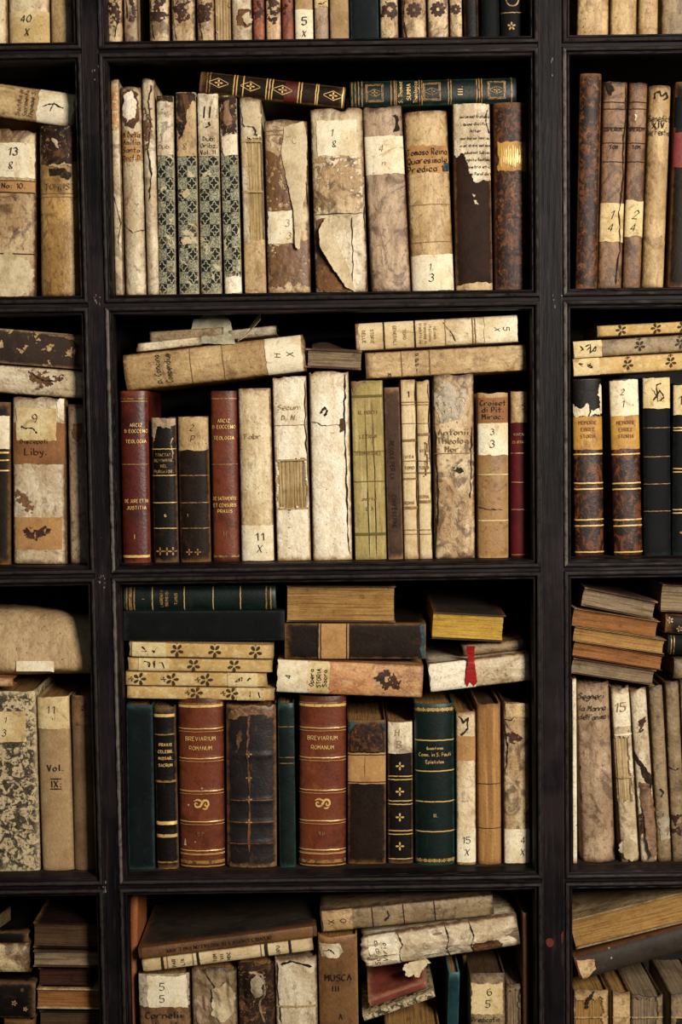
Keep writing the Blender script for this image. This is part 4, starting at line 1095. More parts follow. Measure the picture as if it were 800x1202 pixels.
B = U('thin umber book lettered lengthwise, beside the olive one', 2, 1, (454.5, 474), (450.5, 468), 455, C_UMBER, b=.003, p=3)
B.text('REGOLE PER LA', 460.5, 540, 4.5, INK, rot=-90, width=70).text('CONFESSIONE', 463, 600, 4.5, INK, rot=-90, width=50)
for i, (lab, xb, xt) in enumerate([('left of two cream printed paper volumes, third row', (475, 491), (468.5, 488)), ('right of two cream printed paper volumes, third row', (491.5, 508.5), (488.5, 503))]):
    B = U(lab, 2, 1, xb, xt, 446, K_PRINT, b=.004, p=2.4, amp=.0009, rag=.003, pg=P_CREAM, holes=[(xt[0] + 9, 520, xt[0] + 13, 560)] if i else (), gather=True)
    c = (xb[0] + xb[1] + xt[0] + xt[1]) / 4
    o = -7 if i else 0
    for y, w in ((472, 1.2), (475, 1), (517 + o, 3), (497, .8), (541, 1), (555, 1), (562 + o, 2), (596 + o, 3.4), (622, 1), (627, 1)): B.line(y, w, INKF, key='printed_rule')
    for y, s_ in ((536 + o, 'VITA'), (549, 'TOMO'), (590 + o, 'ROMA')): B.text(s_, c, y, 3.6, INKF, width=13)
    B.stroke([(xt[1] - 1, 450), ((xt[1] + xb[1]) / 2 - 1, 550), (xb[1] - 1, 650)], 1.4, CRACK)
    if i == 0: B.text('1', 479, 463, 8, INK)
B = U('wide tan vellum book with a grey bald patch and split left joint', 2, 1, (511.5, 557), (507, 557), 439, V_STAIN, b=.007, p=3, amp=.0012, rag=.002)
B.poly([(509, 452), (522, 447), (538, 455), (547, 457), (545, 480), (538, 498), (528, 492), (520, 496), (512, 485), (507, 468)], V_GREY, 'bald_patch', rag=.004)
for k, s_ in enumerate(['Antonii', 'Theolog', 'Mor.']): B.text(s_, 532, 507 + k * 10, 7, INKF, width=36, bold=.015)
B.line(532, 1, INKF, key='rule').stroke([(510, 500), (512, 540), (515, 580), (511, 640)], 3.0, CRACK).stroke([(553, 500), (553, 550), (552, 585)], 2.0, CRACK)
B.poly([(530, 548), (542, 550), (544, 555), (532, 553)], L_DARK, 'ink_blot')
B = U('brown leather book with white label marked 3 and script title', 2, 1, (561, 597), (559.5, 597), 461, L_TANB, b=.008, p=2.2, amp=.0008, rag=.003)
B.patch((559, 497, 598, 534), K_WHITE, full=True, lv=2, rag=.001).text('3', 577, 507, 8, INK, shear=.1).text('3', 577, 521, 10, INK, shear=.1)
B.patch((559, 467, 598, 496), K_BROWNL, 'title_band', full=True)
for k, s_ in enumerate(['Croiset', 'di Pit.', 'Mirac.']): B.text(s_, 578, 473 + k * 8, 6, INK, width=30, bold=.01)
B.line(557, 1.4, K_CREAM, key='worn_rule').line(611, 1.4, K_CREAM, key='worn_rule').stroke([(562, 595), (575, 599), (590, 598)], 1.8, CRACK)
B = U('thin crimson cloth book with pale head label, right end of the third row', 2, 1, (599.5, 620), (599, 619), 459, C_RED, b=.005, p=2.2, amp=.0003)
B.patch((598, 460, 620, 496), V_TAN, 'paper_label', full=True, lv=2).text('S', 614, 477, 7, INK)
for y in (532, 566, 598, 651): B.line(y, 1, GILTD)
B.text('NOVENE', 609, 510, 3.4, GILTD, width=15).text('ED OTTAVE', 609, 519, 3.4, GILTD, width=16)
# lying books of the middle third row
B = H('long tan vellum book lying aslant, titled in script with white end label', 2, 1, (143, 418), (357, 389.5), (357.5, 438), (148.5, 458), V_TAN, top='L', D=.17, b=.013, p=2.0, amp=.0006, pg=P_CREAM)
hpatch(B, .785, .985, K_WHITE, rag=.001, lv=2)
for f, s_ in ((.185, 'p. Concina'), (.245, 'Compendium')):
    q = mid(B, f); B.text(s_, q[0], q[1], 7, INK, width=34, bold=.02, shear=.2)
q = mid(B, .85); B.text('H', q[0], q[1], 7, INK, shear=.2)
q = mid(B, .92); B.text('X', q[0], q[1], 9, INK, shear=.2)
hline(B, .37, .8, INKF, 'rule'); hline(B, .55, .8, INKF, 'rule')
B = H('thin stained pamphlet lying on the long tan vellum book', 2, 1, (159, 403), (236, 394.5), (236, 405), (160, 413.5), V_PALE, top='L', D=.13, b=.003, amp=.0006, rag=.003, dy=.004)
B = H('slim grey-brown pamphlet second from the top of the left pile, third row', 2, 1, (171, 389), (262, 384), (262, 396), (172, 402.5), V_DUST, top='L', D=.13, b=.003, amp=.0006, rag=.004, dy=.012)
B = H('pale pamphlet poking out right of the torn grey-green sheet', 2, 1, (268, 387), (324, 382), (324, 392.5), (268, 400), V_GREY, top='R', D=.12, b=.003, amp=.0005, dy=.016)
B = H('small flat book with dark page edges and curled cover, third row', 2, 1, (358, 408), (424, 412), (424, 434), (358, 432), C_UMBER, top='L', D=.13, fore=True, pg=P_GREY, dy=.004)
B = H('old printed-paper book with white end label, top right of the third row', 2, 1, (416, 378.5), (608, 370), (608, 400.5), (419, 413), V_CREAM, top='R', D=.16, b=.006, amp=.0006, rag=.003, pg=P_CREAM)
hpatch(B, .79, .995, K_WHITE, rag=.0008, lv=2); hpatch(B, .02, .55, K_PRINT, 'printed_paper', rag=.002)
for f in (.17, .175, .36, .365, .72, .735, .55): hline(B, f, 1.2, INK if f < .4 else INKF, 'printed_rule')
for f, s_ in ((.05, 'DELLE'), (.10, 'STORIE'), (.24, 'GENERALI'), (.40, 'tradotte dal'), (.43, 'francese in'), (.46, 'italiano'), (.49, 'idioma'), (.30, 'TOMO')):
    q = mid(B, f); B.text(s_, q[0], q[1], 3.6, INKF, width=24)
q = mid(B, .87); B.text('X', q[0], q[1], 6.5, INK, shear=.2)
q = mid(B, .925); B.text('5', q[0], q[1], 7, INK, shear=.2)
B.stroke([(520, 378), (528, 388), (535, 402)], 1.4, CRACK)
B = H('tan paper book lying under the printed one, top right of the third row', 2, 1, (428.5, 414.5), (617.5, 403), (617.5, 436), (429.5, 444.5), V_TAN, top='L', D=.17, b=.006, p=3, amp=.0005, pg=P_CREAM)
hline(B, .225, 1, INKF, 'rule'); hline(B, .40, 1, INKF, 'rule')
q = mid(B, .32)
for k, s_ in enumerate(['o', 'd', 'a', 'i']): B.text(s_, q[0], q[1] - 9 + k * 6, 5, INK, rot=90)
B.text('R', 457, 440, 5, INK, rot=90)

# ================================================================== third row, right column
for i, (lab, c4, f0) in enumerate([('top floral paper book of the pile in the right third row', ((701, 382), (812, 376.5), (812, 390), (701, 396)), None),
                                   ('middle floral paper book of the pile, with cream end label, right third row', ((672.5, 400.5), (812, 392), (812, 412), (672.5, 421)), .24),
                                   ('lowest floral paper book of the pile, with cream end label, right third row', ((672.5, 421.5), (812, 412.5), (812, 434.5), (672.5, 441.5)), .22)]):
    B = H(lab, 2, 2, *c4, K_YEL if i != 1 else V_DUST, top='L', D=.15, b=.004, amp=.0006, pg=P_CREAM)
    for f in ((.25, .62, .9) if i == 0 else (.56, .9) if i == 1 else (.46, .82)):
        q = mid(B, f); B.shape(FLS, q[0], q[1], 6.5, F_DARK, rot=90 if i else 70, key='printed_flower')
    if f0:
        hpatch(B, 0.005, f0, K_CREAM, lv=2, rag=.0006)
        q = mid(B, f0 / 2); scrib(B, q[0], q[1], 22, 10, 40 + i)
for i, (lab, xb, xt) in enumerate([('tree-calf book with gold label and flaking black head, right third row', (673.5, 711), (672.5, 705.5)), ('tree-calf book with white head label above its gold label, right third row', (721, 755), (714.5, 750))]):
    B = U(lab, 2, 2, xb, xt, 445, L_TREE, b=.008, p=2.2, amp=.0004)
    q = (670, 489, 760, 526)
    if i == 0:
        B.patch((670, 447, 705, 489), L_BLACK, 'flaking_leather', full=True, rag=.001)
        B.poly([(673, 474), (682, 480), (688, 474), (690, 488), (673, 489)], V_WHITE, 'torn_parchment', rag=.003).poly([(703, 450), (708, 452), (708, 486), (703, 486)], V_WHITE, 'torn_parchment', rag=.003).poly([(692, 482), (702, 480), (704, 488), (692, 488)], V_WHITE, 'torn_parchment')
    else:
        B.patch((712, 447, 752, 487), K_WHITE, full=True, rag=.001, lv=2).text('2', 730, 460, 8, INK, shear=.2).text('1', 731, 474, 9, INK, shear=.2)
    B.patch((670, 489, 760, 526), K_GOLDL, 'title_label', full=True, rag=.001)
    for k in range(3): B.text(['MEMORIE', 'EBREE', 'STORIA'][k], (xb[0] + xb[1] + xt[0] + xt[1]) / 4 - 1, 496 + k * 8, 4, K_BROWNL, width=24)
    for y in (533, 567, 574, 610, 617, 648): B.line(y, 1.6, GILT)
B = U('black cloth book with cream head label inked with a flourish, right third row', 2, 2, (757, 787), (753, 788), 443, C_BLACK, b=.006, p=2.4, amp=.0004, rag=.002)
B.patch((752, 444, 789, 479), K_CREAM, full=True, rag=.001, lv=2).stroke([(764, 455), (770, 465), (766, 470), (774, 458), (778, 466), (771, 472), (770, 452), (776, 450)], 1.5, INK, 'scribble')
for y in (502, 536, 568, 600): B.line(y, .7, GILTD)
B = U('black book with gilt rules at the right edge of the third row', 2, 2, (789, 826), (790, 828), 450, C_BLACK, b=.007, p=2.2)
B.patch((789, 452, 828, 487), K_CREAM, full=True, rag=.001, lv=2).text('1', 798, 470, 12, INK)
for y in (502, 505, 550, 554, 598, 602): B.line(y, 1.3, GILT)
B.shape(FL4, 803, 625, 6, GILTD)

# ================================================================== fourth row, left column
B = U('black-and-cream speckled paper book with square label, left edge of the fourth row', 3, 0, (-22, 47), (-26, 40), 811, K_SPECK, b=.006, p=3, amp=.0006, rag=.002)
B.patch((-18, 835, 31, 871), K_CREAM, lv=2).text('1', 7, 845, 8, INK, shear=.2).text('3', 5, 860, 9, INK, shear=.2)
B = U('brown paper book inked Vol. IX with cream head label', 3, 0, (49.5, 86), (41, 81), 818, K_KRAFT, b=.008, p=2.4, amp=.0004, rag=.001)
B.patch((38, 818, 84, 855), K_CREAM, full=True, lv=2, rag=.0012).text('11', 60, 833, 10, INK, shear=.1).text("'", 62, 846, 7, INK)
B.text('Vol.', 65, 901, 9, INK, bold=.01).text('IX:', 66.5, 920, 9, INK, bold=.01).stroke([(59, 914), (73, 914)], 1.2, INK, 'numeral_bar', wob=.0003).stroke([(59, 926), (73, 926)], 1.2, INK, 'numeral_bar', wob=.0003)
B = U('darker brown paper book right of the one inked Vol. IX', 3, 0, (86.5, 114), (82, 111), 817, K_KRAFTD, b=.008, p=2.2, amp=.0004)
B.patch((80, 818, 112, 852), V_BROWN, 'paper_label', full=True, lv=1, rag=.001).text('S', 99, 830, 8, INK, shear=.2)

# ================================================================== fourth row, middle column
B = U('plain dark teal cloth book, leftmost in the middle fourth row', 3, 1, (149.5, 182), (148, 178), 828, C_TEAL, b=.003, p=4, amp=.0003)
B = U('slim black leather book with gilt bands beside the dark teal one', 3, 1, (184, 209), (179, 205), 831, L_BLACK, b=.007, p=2.0, amp=.0004, bands=[(194, 862), (196, 917), (197, 968), (198, 980)], bh=.0010)
for y, w in ((840, 3.5), (862, 1.5), (917, 2.5), (966, 4), (981, 4), (1012, 2), (1020, 2)): B.line(y, w, GILT if w > 3 else GILTD)
for k, s_ in enumerate(['PRAXIS', 'CELEBR.', 'MISSAR.', 'SACRUM']): B.text(s_, 194, 874 + k * 8, 4, GILT, width=21)
for (xb, xt, yt, yo, lab, init) in (((210, 264), (207.5, 261), 820, 0, 'red-brown leather breviary with white specks, left of the cracked dark book', 'B.P.'), ((350.5, 405.5), (349.5, 407), 818, -1, 'red-brown leather breviary right of the thin dark green book', 'S.P.')):
    c0 = (xt[0] + xt[1]) / 2; c1 = (xb[0] + xb[1]) / 2
    cx = lambda y: c0 + (c1 - c0) * (y - yt) / 200.
    ys = [857, 892, 930, 966, 1000]
    B = U(lab, 3, 1, xb, xt, yt, L_RED, b=.014, p=2.0, amp=.0003, bands=[(cx(y), y + yo) for y in ys], bh=.0014, bw=.0022, pg=P_DARK)
    for y in ys:
        for d in (-2.2, 2.2): B.line(y + yo + d * .8, .8, GILT)
    B.line(829 + yo, 3.2, GILT).line(826 + yo, 1, GILTD).line(1012 + yo, 4, GILTD).line(1017 + yo, 1, GILT).line(1003 + yo, 1, GILT)
    B.text('BREVIARIUM', cx(867), 867 + yo, 5.6, GILT, width=41, bold=.02).text('ROMANUM', cx(878), 878 + yo, 5.6, GILT, width=31, bold=.02)
    B.shape(SCROLL, cx(944), 944 + yo, 7.5, GILT).text(init, cx(979), 979 + yo, 4.6, GILTD, width=14)
    if init == 'B.P.': B.shape([[(-.4, -1), (.4, -1), (.1, 1), (0, 1)]], 217, 989, 4, V_WHITE, key='paint_spot').shape(FL4, 237, 925, 1.2, V_WHITE, key='paint_spot').shape(FL4, 221, 945, 1.3, V_WHITE, key='paint_spot').shape(FL4, 229, 988, 1.1, V_WHITE, key='paint_spot')
B = U('thick cracked black leather book with worn brown edges, fourth row', 3, 1, (265.5, 324.5), (264, 324), 828, leather('leather_cracked_black', '#1a1210', '#5c3a22', '#0c0908', .9, .45, edge='#8a6038'), b=.010, p=2.2, amp=.0012, rag=.004, ragb=.002, bands=[(295, 887), (295, 940), (294, 966), (294, 990)], bh=.0014)
for y in (939, 965, 990): B.line(y, 1.2, MAT('rubbed_leather', '#7c4c2a', [('#3a2012', 150, .4, .6, .9)], rough=.6), key='rubbed_band')
for y in (885, 913, 938, 965): B.shape(FL4, 292, y, 4, GILTD, key='gilt_tooling')
B.poly([(268, 834), (290, 832), (320, 834), (323, 846), (318, 842), (300, 838), (280, 842), (268, 846)], V_BROWN, 'rubbed_leather', rag=.003).poly([(276, 862), (282, 858), (284, 872), (278, 884)], K_UNDER, 'exposed_board', rag=.003).poly([(268, 1014), (300, 1018), (322, 1012), (322, 1018), (268, 1019)], V_BROWN, 'rubbed_leather', rag=.003)
B.stroke([(292, 836), (290, 880), (293, 930), (292, 1000)], 2.2, MAT('rubbed_leather', '', ()), 'rubbed_ridge')
B = U('thin dark green cloth book between the cracked black book and a breviary', 3, 1, (327.5, 347.5), (325.5, 344.5), 826, C_GREEN, b=.004, p=2.6)
for y in (853, 889, 896): B.line(y, .8, GILTD)
B = U('dark brown book with an orange leather band, fourth row', 3, 1, (407.5, 453), (407.5, 453), 846, L_DARK, b=.006, p=3, amp=.0005, dy=.01)
B.patch((404, 884, 456, 920), K_TANL, 'title_band', full=True, rag=.001, label='tan leather band').line(886, 1.2, C_GREEN, key='green_rule').line(918, 1.2, C_GREEN, key='green_rule')
B.stroke([(428, 888), (428, 916)], .8, CRACK, wob=.0003).poly([(409, 848), (420, 848), (411, 858), (408, 862)], TEALB, 'worn_corner').poly([(446, 848), (452, 850), (452, 860), (449, 856)], TEALB, 'worn_corner')
B.poly([(412, 856), (420, 850), (442, 850), (448, 858), (450, 882), (411, 882)], L_MOTT, 'leather_patch', rag=.001)
B = U('black book with gilt diamonds under a pale head label, fourth row', 3, 1, (455, 485), (454.5, 484), 847, L_BLACK, b=.006, p=2.2, amp=.0004, dy=.01)
B.patch((453, 848, 486, 884), V_PALE, 'paper_label', full=True, lv=2).text('H', 466, 860, 9, INKF, shear=.1).text('B', 468, 874, 9, INKF, shear=.1)
for y in (899, 929, 959, 993): B.shape(FL4, 469, y, 5.2, GILT)
for y in (911, 915, 940, 944, 975, 979, 1008): B.line(y, 1.2, GILT)
B = U('dark green leather book with gilt title and bands, fourth row', 3, 1, (488, 534.5), (485.5, 533.5), 827, C_GREEN, b=.013, p=2.0, amp=.0003)
for y, w in ((833, 4), (869, 1.3), (905, 1.3), (941, 1.3), (976, 1.3), (1010, 4)): B.line(y, w, GILT if w < 2 else GILTD)
B.text('Quaestiones', 510, 878, 3.6, GILT, width=20).text('Comm. in S. Pauli', 510, 885.5, 5, GILT, width=38, bold=.02).text('Epistolas', 510, 894, 4.6, GILT, width=22, bold=.01).text('II.', 511, 957, 5, GILT)
for k in range(8): B.shape(FL4, 491 + k * 5.6, 833, 2.4, GILT); B.shape(FL4, 493 + k * 5.6, 1010, 2.4, GILT)
B = U('narrow white and tan vellum book marked 15, right of the green leather one', 3, 1, (535.6, 559), (535, 558), 835, V_CREAM, b=.005, p=2.4, amp=.0007, rag=.002)
B.patch((534, 864, 560, 893), K_TANL, 'title_band', full=True, rag=.001).stroke([(538, 840), (544, 848), (550, 842), (549, 855), (541, 862)], 1.8, INK, 'scribble')
B.patch((534, 974, 561, 1012), K_WHITE, full=True, lv=2).text('15', 547, 986, 9, INK, shear=.1).text('X', 548, 1000, 9, INK, shear=.2)
B = U('smooth light brown wooden-looking book without markings, fourth row', 3, 1, (561, 589), (559, 588), 826, MAT('paper_ochre_streaked', '#a87a44', [('#7c5428', 90, .45, .65, .7, (1, 1, .06)), ('#c49a60', 160, .5, .66, .6, (1, 1, .05))], rough=.7, bump=.3, edge=('#5c3a1a', .6)), b=.009, p=2.0, amp=.0006, rag=.002, pg=P_DARK)
B.line(920, .8, CRACK, key='split').line(972, .8, CRACK, key='split')
B = U('tan book with peeling left joint and white foot label, right end of the fourth row', 3, 1, (592, 622), (590, 622), 824, V_STAIN, b=.006, p=2.6, amp=.001, rag=.003, pg=P_DARK)
B.patch((590, 974, 624, 1013), K_WHITE, full=True, lv=2).text('4', 613, 986, 9, INK, shear=.1).text('X', 613, 1000, 9, INK, shear=.2)
B.poly([(593, 826), (622, 826), (622, 842), (593, 842)], V_TAN, 'paper_label', rag=.001).poly([(596, 862), (606, 858), (614, 868), (606, 876), (597, 872)], K_STAINP, 'ink_blot', rag=.004).stroke([(592, 850), (596, 880), (593, 910)], 2.6, CRACK).stroke([(593, 844), (600, 846), (604, 841)], 1.5, CRACK)
# lying books
B = H('dark green gilt-ruled book at the top left of the middle fourth row', 3, 1, (145, 689), (323, 687), (323, 716.5), (145, 717.5), C_GREEN, top='L', D=.15, b=.008, dy=.006, pg=P_DARK)
for f in (.19, .40, .59, .77): hline(B, f, 1, GILT)
for f in (.02, .04, .05, .07, .94, .97): hline(B, f, 1.6, GILTD)
for f, s_ in ((.25, 'LAURENTII'), (.285, 'BRINDISI'), (.345, 'TOMUS'), (.13, 'I')):
    q = mid(B, f); B.text(s_, q[0], q[1], 4, GILTD, width=20)
B = H('plain black cloth book lying under the dark green gilt one', 3, 1, (145, 718), (334, 716), (334, 753), (145, 752), C_BLACK, top='L', D=.17, b=.002, p=4, dy=.004, pg=P_DARK)
cs = [('uppermost yellow floral paper book of the pile of four', ((152, 753), (321, 757), (320, 774), (148, 771)), (.03, .26), (.34, .60, .88)),
      ('second yellow floral paper book in the pile of four', ((149, 772), (319.5, 774.5), (319, 790), (149, 787.5)), (.08, .29), (.46, .74)),
      ('third yellow floral paper book in the pile of four, browner than the rest', ((147.5, 788), (314, 790.5), (313.5, 807), (147.5, 805)), (.72, .93), (.10, .33, .57)),
      ('lowest yellow floral paper book in the pile of four', ((149, 805.5), (323, 807.5), (322, 823.5), (149, 820)), (.74, .93), (.47, .71))]
for i, (lab, c4, (f0, f1), fs) in enumerate(cs):
    B = H(lab, 3, 1, *c4, K_YEL, top='L' if i < 2 else 'R', D=.15, b=.003, p=3, amp=.0005, rag=.002, pg=P_CREAM, dy=.001 * i)
    hpatch(B, f0, f1, K_CREAM, lv=2, rag=.0004)
    q = mid(B, (f0 + f1) / 2); scrib(B, q[0], q[1], 26, 9, 70 + i)
    for f in fs:
        q = mid(B, f); B.shape(FLS, q[0], q[1] - (0 if i != 3 else 1), 8, F_DARK, rot=90 if i < 2 else 0, key='printed_flower')
B = H('book lying with its tan page edges outward, top of the middle fourth row', 3, 1, (337, 688.5), (465, 687), (463, 732), (336, 729), C_UMBER, top='R', D=.16, fore=True, pg=P_TAN, th=.0016, sq=.002, dy=.002)
B = H('dark brown book with tan leather band lying under the page-edged one', 3, 1, (334, 732.5), (500, 731), (499, 775), (334, 773), L_DARK, top='L', D=.17, b=.004, p=4, dy=.003)
hpatch(B, .24, .46, K_TANL, 'title_band'); 
for f in (.235, .255, .44, .46): hline(B, f, 1.3, C_GREEN, 'green_rule')
hpatch(B, .965, .995, TEALB, 'worn_corner', rag=.003)
B = H('cream and orange vellum book with dark blot lying on the breviary', 3, 1, (325, 775.5), (496, 780), (496, 822), (324, 812), V_ORANGE, top='L', D=.17, b=.007, p=2.4, amp=.0008, rag=.003)
hpatch(B, .005, .21, K_WHITE, rag=.002, lv=1); hpatch(B, .21, .36, K_CREAM, 'title_band', rag=.001, lv=1); hpatch(B, .36, .66, V_RED if 0 else vellum('vellum_coral', '#d0a06c', '#b8794a', '#86492a', .5), 'faded_zone', rag=.004, lv=1)
for f, s_ in ((.24, 'Opera'), (.29, 'STORIA'), (.33, 'Sacra')):
    q = mid(B, f); B.text(s_, q[0], q[1], 5, INK, width=26, bold=.01)
q = mid(B, .08); B.text('4', q[0], q[1], 7, INK, shear=.2)
q = mid(B, .76); B.poly([(q[0] - 14, q[1] - 8), (q[0], q[1] - 13), (q[0] + 13, q[1] - 6), (q[0] + 12, q[1] + 8), (q[0], q[1] + 13), (q[0] - 12, q[1] + 6)], K_STAINP, 'ink_blot', rag=.008)
B = H('dark-covered book lying with bright yellow page edges outward', 3, 1, (509, 718), (595, 722), (590, 754.5), (506, 750), C_SLATE, top='R', D=.24, fore=True, pg=P_YELLOW, th=.0018, sq=.003, dy=.012, pitch=2.5)
B = H('small dark vellum book lying behind the red ribbon', 3, 1, (542, 757), (616, 751), (616, 763), (542, 772), V_DUST, top='L', D=.15, b=.008, amp=.0012, rag=.002, dy=.022)
B = H('cream vellum book lying with a red ribbon hanging over it', 3, 1, (502, 780), (622, 766), (622, 800), (505, 814), V_PALE, top='L', D=.17, b=.008, p=3, amp=.0009)
hpatch(B, .01, .44, V_WHITE, 'pale_zone', rag=.002)
B.poly([(546, 757), (556, 757), (556, 776), (560, 800), (556, 806), (551, 800), (548, 806), (545, 800), (549, 776)], RIBBON, 'ribbon', lv=4, rag=.0006, label='red silk ribbon bookmark', curl=(552, 806, 0, -46, .012))

# ================================================================== fourth row, right column
rs = [('grey page-edged book on top of the slanting pile, right fourth row', ((685, 688), (771, 706), (768, 728), (683, 712)), C_UMBER, P_GREY, .0022),
      ('orange-brown page-edged book second from the top of the slanting pile', ((672, 714), (773, 729), (772, 750), (673, 734)), L_TANB, P_ORANGE, .0005),
      ('light tan page-edged book in the middle of the slanting pile', ((673, 735), (781, 751), (780, 768.5), (674, 752.5)), K_KRAFT, P_TAN, .0006),
      ('rust brown page-edged book second from the bottom of the slanting pile', ((673, 753), (779, 769), (777, 788), (673, 770)), L_RED, P_ORANGE, .0006),
      ('dusty grey page-edged book at the bottom of the slanting pile', ((671.5, 770.5), (770, 788), (767, 804), (671.5, 792)), C_UMBER, P_GREY, .0012)]
for i, (lab, c4, cv, pg, th) in enumerate(rs):
    H(lab, 3, 2, *c4, cv, top='R', D=.14, fore=True, pg=pg, th=th, sq=.002, dy=.006 if i == 0 else .001 * i)
H('grey page-edged book on top of the cut-off pile at the right edge', 3, 2, (776, 686), (850, 690), (850, 722), (777, 718), C_UMBER, top='R', D=.14, fore=True, pg=P_GREY, th=.001, sq=.001)
B = H('dark brown book with cream spot second in the cut-off pile at the right edge', 3, 2, (781, 721), (850, 724), (850, 748), (781, 744), L_DARK, top='L', D=.14, dy=.003)
B.shape(FL5, 786, 728, 4, V_TAN, key='worn_spot').shape(FL5, 797, 738, 4, V_TAN, key='worn_spot')
B = H('black book with gilt rule third in the cut-off pile at the right edge', 3, 2, (784, 746), (850, 749), (850, 772), (784, 769), C_BLACK, top='L', D=.14, dy=.004); hline(B, .05, 1.2, GILTD); hline(B, .1, 1, GILTD)
H('dusty vellum book lowest in the cut-off pile at the right edge', 3, 2, (791, 773), (850, 776), (850, 800), (791, 798), V_DUST, top='L', D=.14, dy=.005, amp=.001)
U('sliver-thin pale vellum book against the stile, right fourth row', 3, 2, (672, 677.5), (671, 676.5), 797, V_WHITE, b=.002, amp=.0005, pg=P_CREAM)
B = U('wide limp vellum book titled in ink script, right fourth row', 3, 2, (683, 725.5), (678, 714.5), 801, V_PINK, b=.014, p=2.0, amp=.001, rag=.003, fold=.003)
for k, s_ in enumerate(['Segneri', 'la Manna', "dell'anima"]): B.text(s_, 696 - (k == 0) * 2, 817 + k * 10 + (k > 0) * 4, 7, INK, width=31, shear=.3, bold=.015)
B.stroke([(681, 900), (680, 920), (684, 944)], 2.0, CRACK)
B = U('ragged vellum book with bare page folds and curled foot, right fourth row', 3, 2, (728, 752), (718, 737), 806, V_PALE, b=.006, amp=.0018, rag=.004, ragb=.003, holes=[(718, 866, 742, 940)], gather=True, pg=P_CREAM)
B.patch((715, 815, 740, 852), V_WHITE, 'paper_label', full=True, rag=.002).text('15', 728, 830, 12, INKF, shear=.2).line(912, 2.4, CORD, key='binding_cord').line(862, 2.2, V_WHITE, key='vellum_strip')
B.poly([(725, 986), (734, 976), (745, 988), (749, 1004), (743, 1011), (732, 1006), (726, 996)], K_TORN, 'curled_vellum', lv=4, curl=(750, 1006, -24, -16, .014))
B = U('stained vellum book with drooping scorched lower spine, right fourth row', 3, 2, (752.5, 772), (739, 759), 808, V_PALE, b=.007, amp=.002, rag=.004)
B.poly([(744, 880), (750, 892), (764, 910), (764, 930), (752, 905), (746, 892)], CRACK, 'hole', rag=.002).poly([(750, 918), (760, 920), (767, 940), (770, 1000), (762, 1006), (755, 970)], V_BROWN, 'drooping_vellum', lv=4, rag=.002, curl=(758, 922, 4, 60, .006)).poly([(748, 955), (764, 952), (769, 970), (758, 980), (750, 975)], K_STAINP, 'scorch_mark', lv=6, rag=.005)
B.poly([(750, 845), (757, 842), (756, 856), (750, 860)], K_STAINP, 'ink_blot', rag=.003)
B = U('narrow dirty vellum book with grey-blue stain, right fourth row', 3, 2, (772.5, 789), (761, 778), 805, V_DUST, b=.006, amp=.0014, rag=.003)
B.stroke([(774, 925), (778, 930), (775, 935)], 2, INK, 'scribble').poly([(772, 955), (784, 956), (786, 985), (775, 985)], V_GREY, 'grey_stain', rag=.004)
B = U('vellum book with torn middle near the right edge, fourth row', 3, 2, (789.5, 806), (780, 797), 800, V_DUST, b=.006, amp=.0014, rag=.003)
B.stroke([(783, 900), (792, 903), (797, 901)], 2.2, CRACK).poly([(786, 958), (798, 958), (800, 978), (788, 978)], K_STAINP, 'ink_blot', rag=.005)
U('plain dusty vellum book cut by the right edge, fourth row', 3, 2, (806.5, 832), (797.5, 823), 798, V_DUST, b=.006, amp=.001)

# ================================================================== bottom row, left column
def pile(x0, x1, yt, yb, lab, cv, fore=True, pg=None, **kw):
    return H(lab, 4, 0, (x0, yt), (x1, yt + kw.pop('sl', 1)), (x1, yb + 1), (x0, yb), cv, top='R', fore=fore, pg=pg, **kw)


pile(39, 124, 1082, 1113, 'thick brown page-edged book on top of the dark pile, bottom left', L_DARK, pg=P_DARK, D=.16, th=.0016, sl=3, dy=.002)
pile(39, 124, 1116, 1135, 'lighter tan page-edged book second in the dark pile, bottom left', C_UMBER, pg=P_GREY, D=.16, th=.0012, dy=.004)
pile(45, 108, 1136.5, 1158, 'dark red page-edged book in the middle of the dark pile, bottom left', L_BLACK, pg=P_RED, D=.15, th=.001, dy=.008)
B = pile(43, 124, 1160, 1184, 'brown book with pale rounded spine end, fourth in the dark pile, bottom left', V_TAN, pg=P_ORANGE, D=.16, th=.002, dy=.003)
pile(46, 124, 1186, 1216, 'dusky green-black book below the pale-ended one, bottom left pile', C_TEAL, pg=P_DARK, D=.16, th=.002, dy=.006)
pile(44, 124, 1218, 1300, 'thick dark book at the foot of the bottom left pile, cut by the frame', L_BLACK, pg=P_DARK, D=.16, dy=.004)
pile(42, 124, 1302, 1372, 'dark page-edged book under the bottom left pile on the lowest shelf', L_DARK, pg=P_DARK, D=.16, dy=.004)
B = H('stained cream vellum book end lying at the left edge of the bottom row', 4, 0, (-90, 1110), (35, 1108), (33, 1146), (-90, 1142), V_STAIN, top='R', D=.16, b=.012, amp=.0012, pg=P_CREAM, dy=.002)
B = H('black worn book lying at the bottom left edge under the cream vellum end', 4, 0, (-90, 1152), (41, 1156), (41, 1196), (-90, 1196), L_BLACK, top='R', D=.16, b=.006, amp=.001, dy=.004)
B.shape(FL5, 17, 1177, 3.5, V_TAN, key='worn_spot').shape(FL5, 30, 1184, 3, V_TAN, key='worn_spot').shape(FL5, 26, 1162, 2.4, V_BROWN, key='worn_spot')
H('dark book lying on the cream vellum end, bottom left', 4, 0, (-90, 1094), (33, 1096), (33, 1107), (-90, 1108), L_BLACK, top='R', D=.14, b=.003, dy=.01)
B = U('brown book standing at the left edge below the dark lying books', 4, 0, (2, 38), (3, 39), 1199, L_DARK, dy=.004)

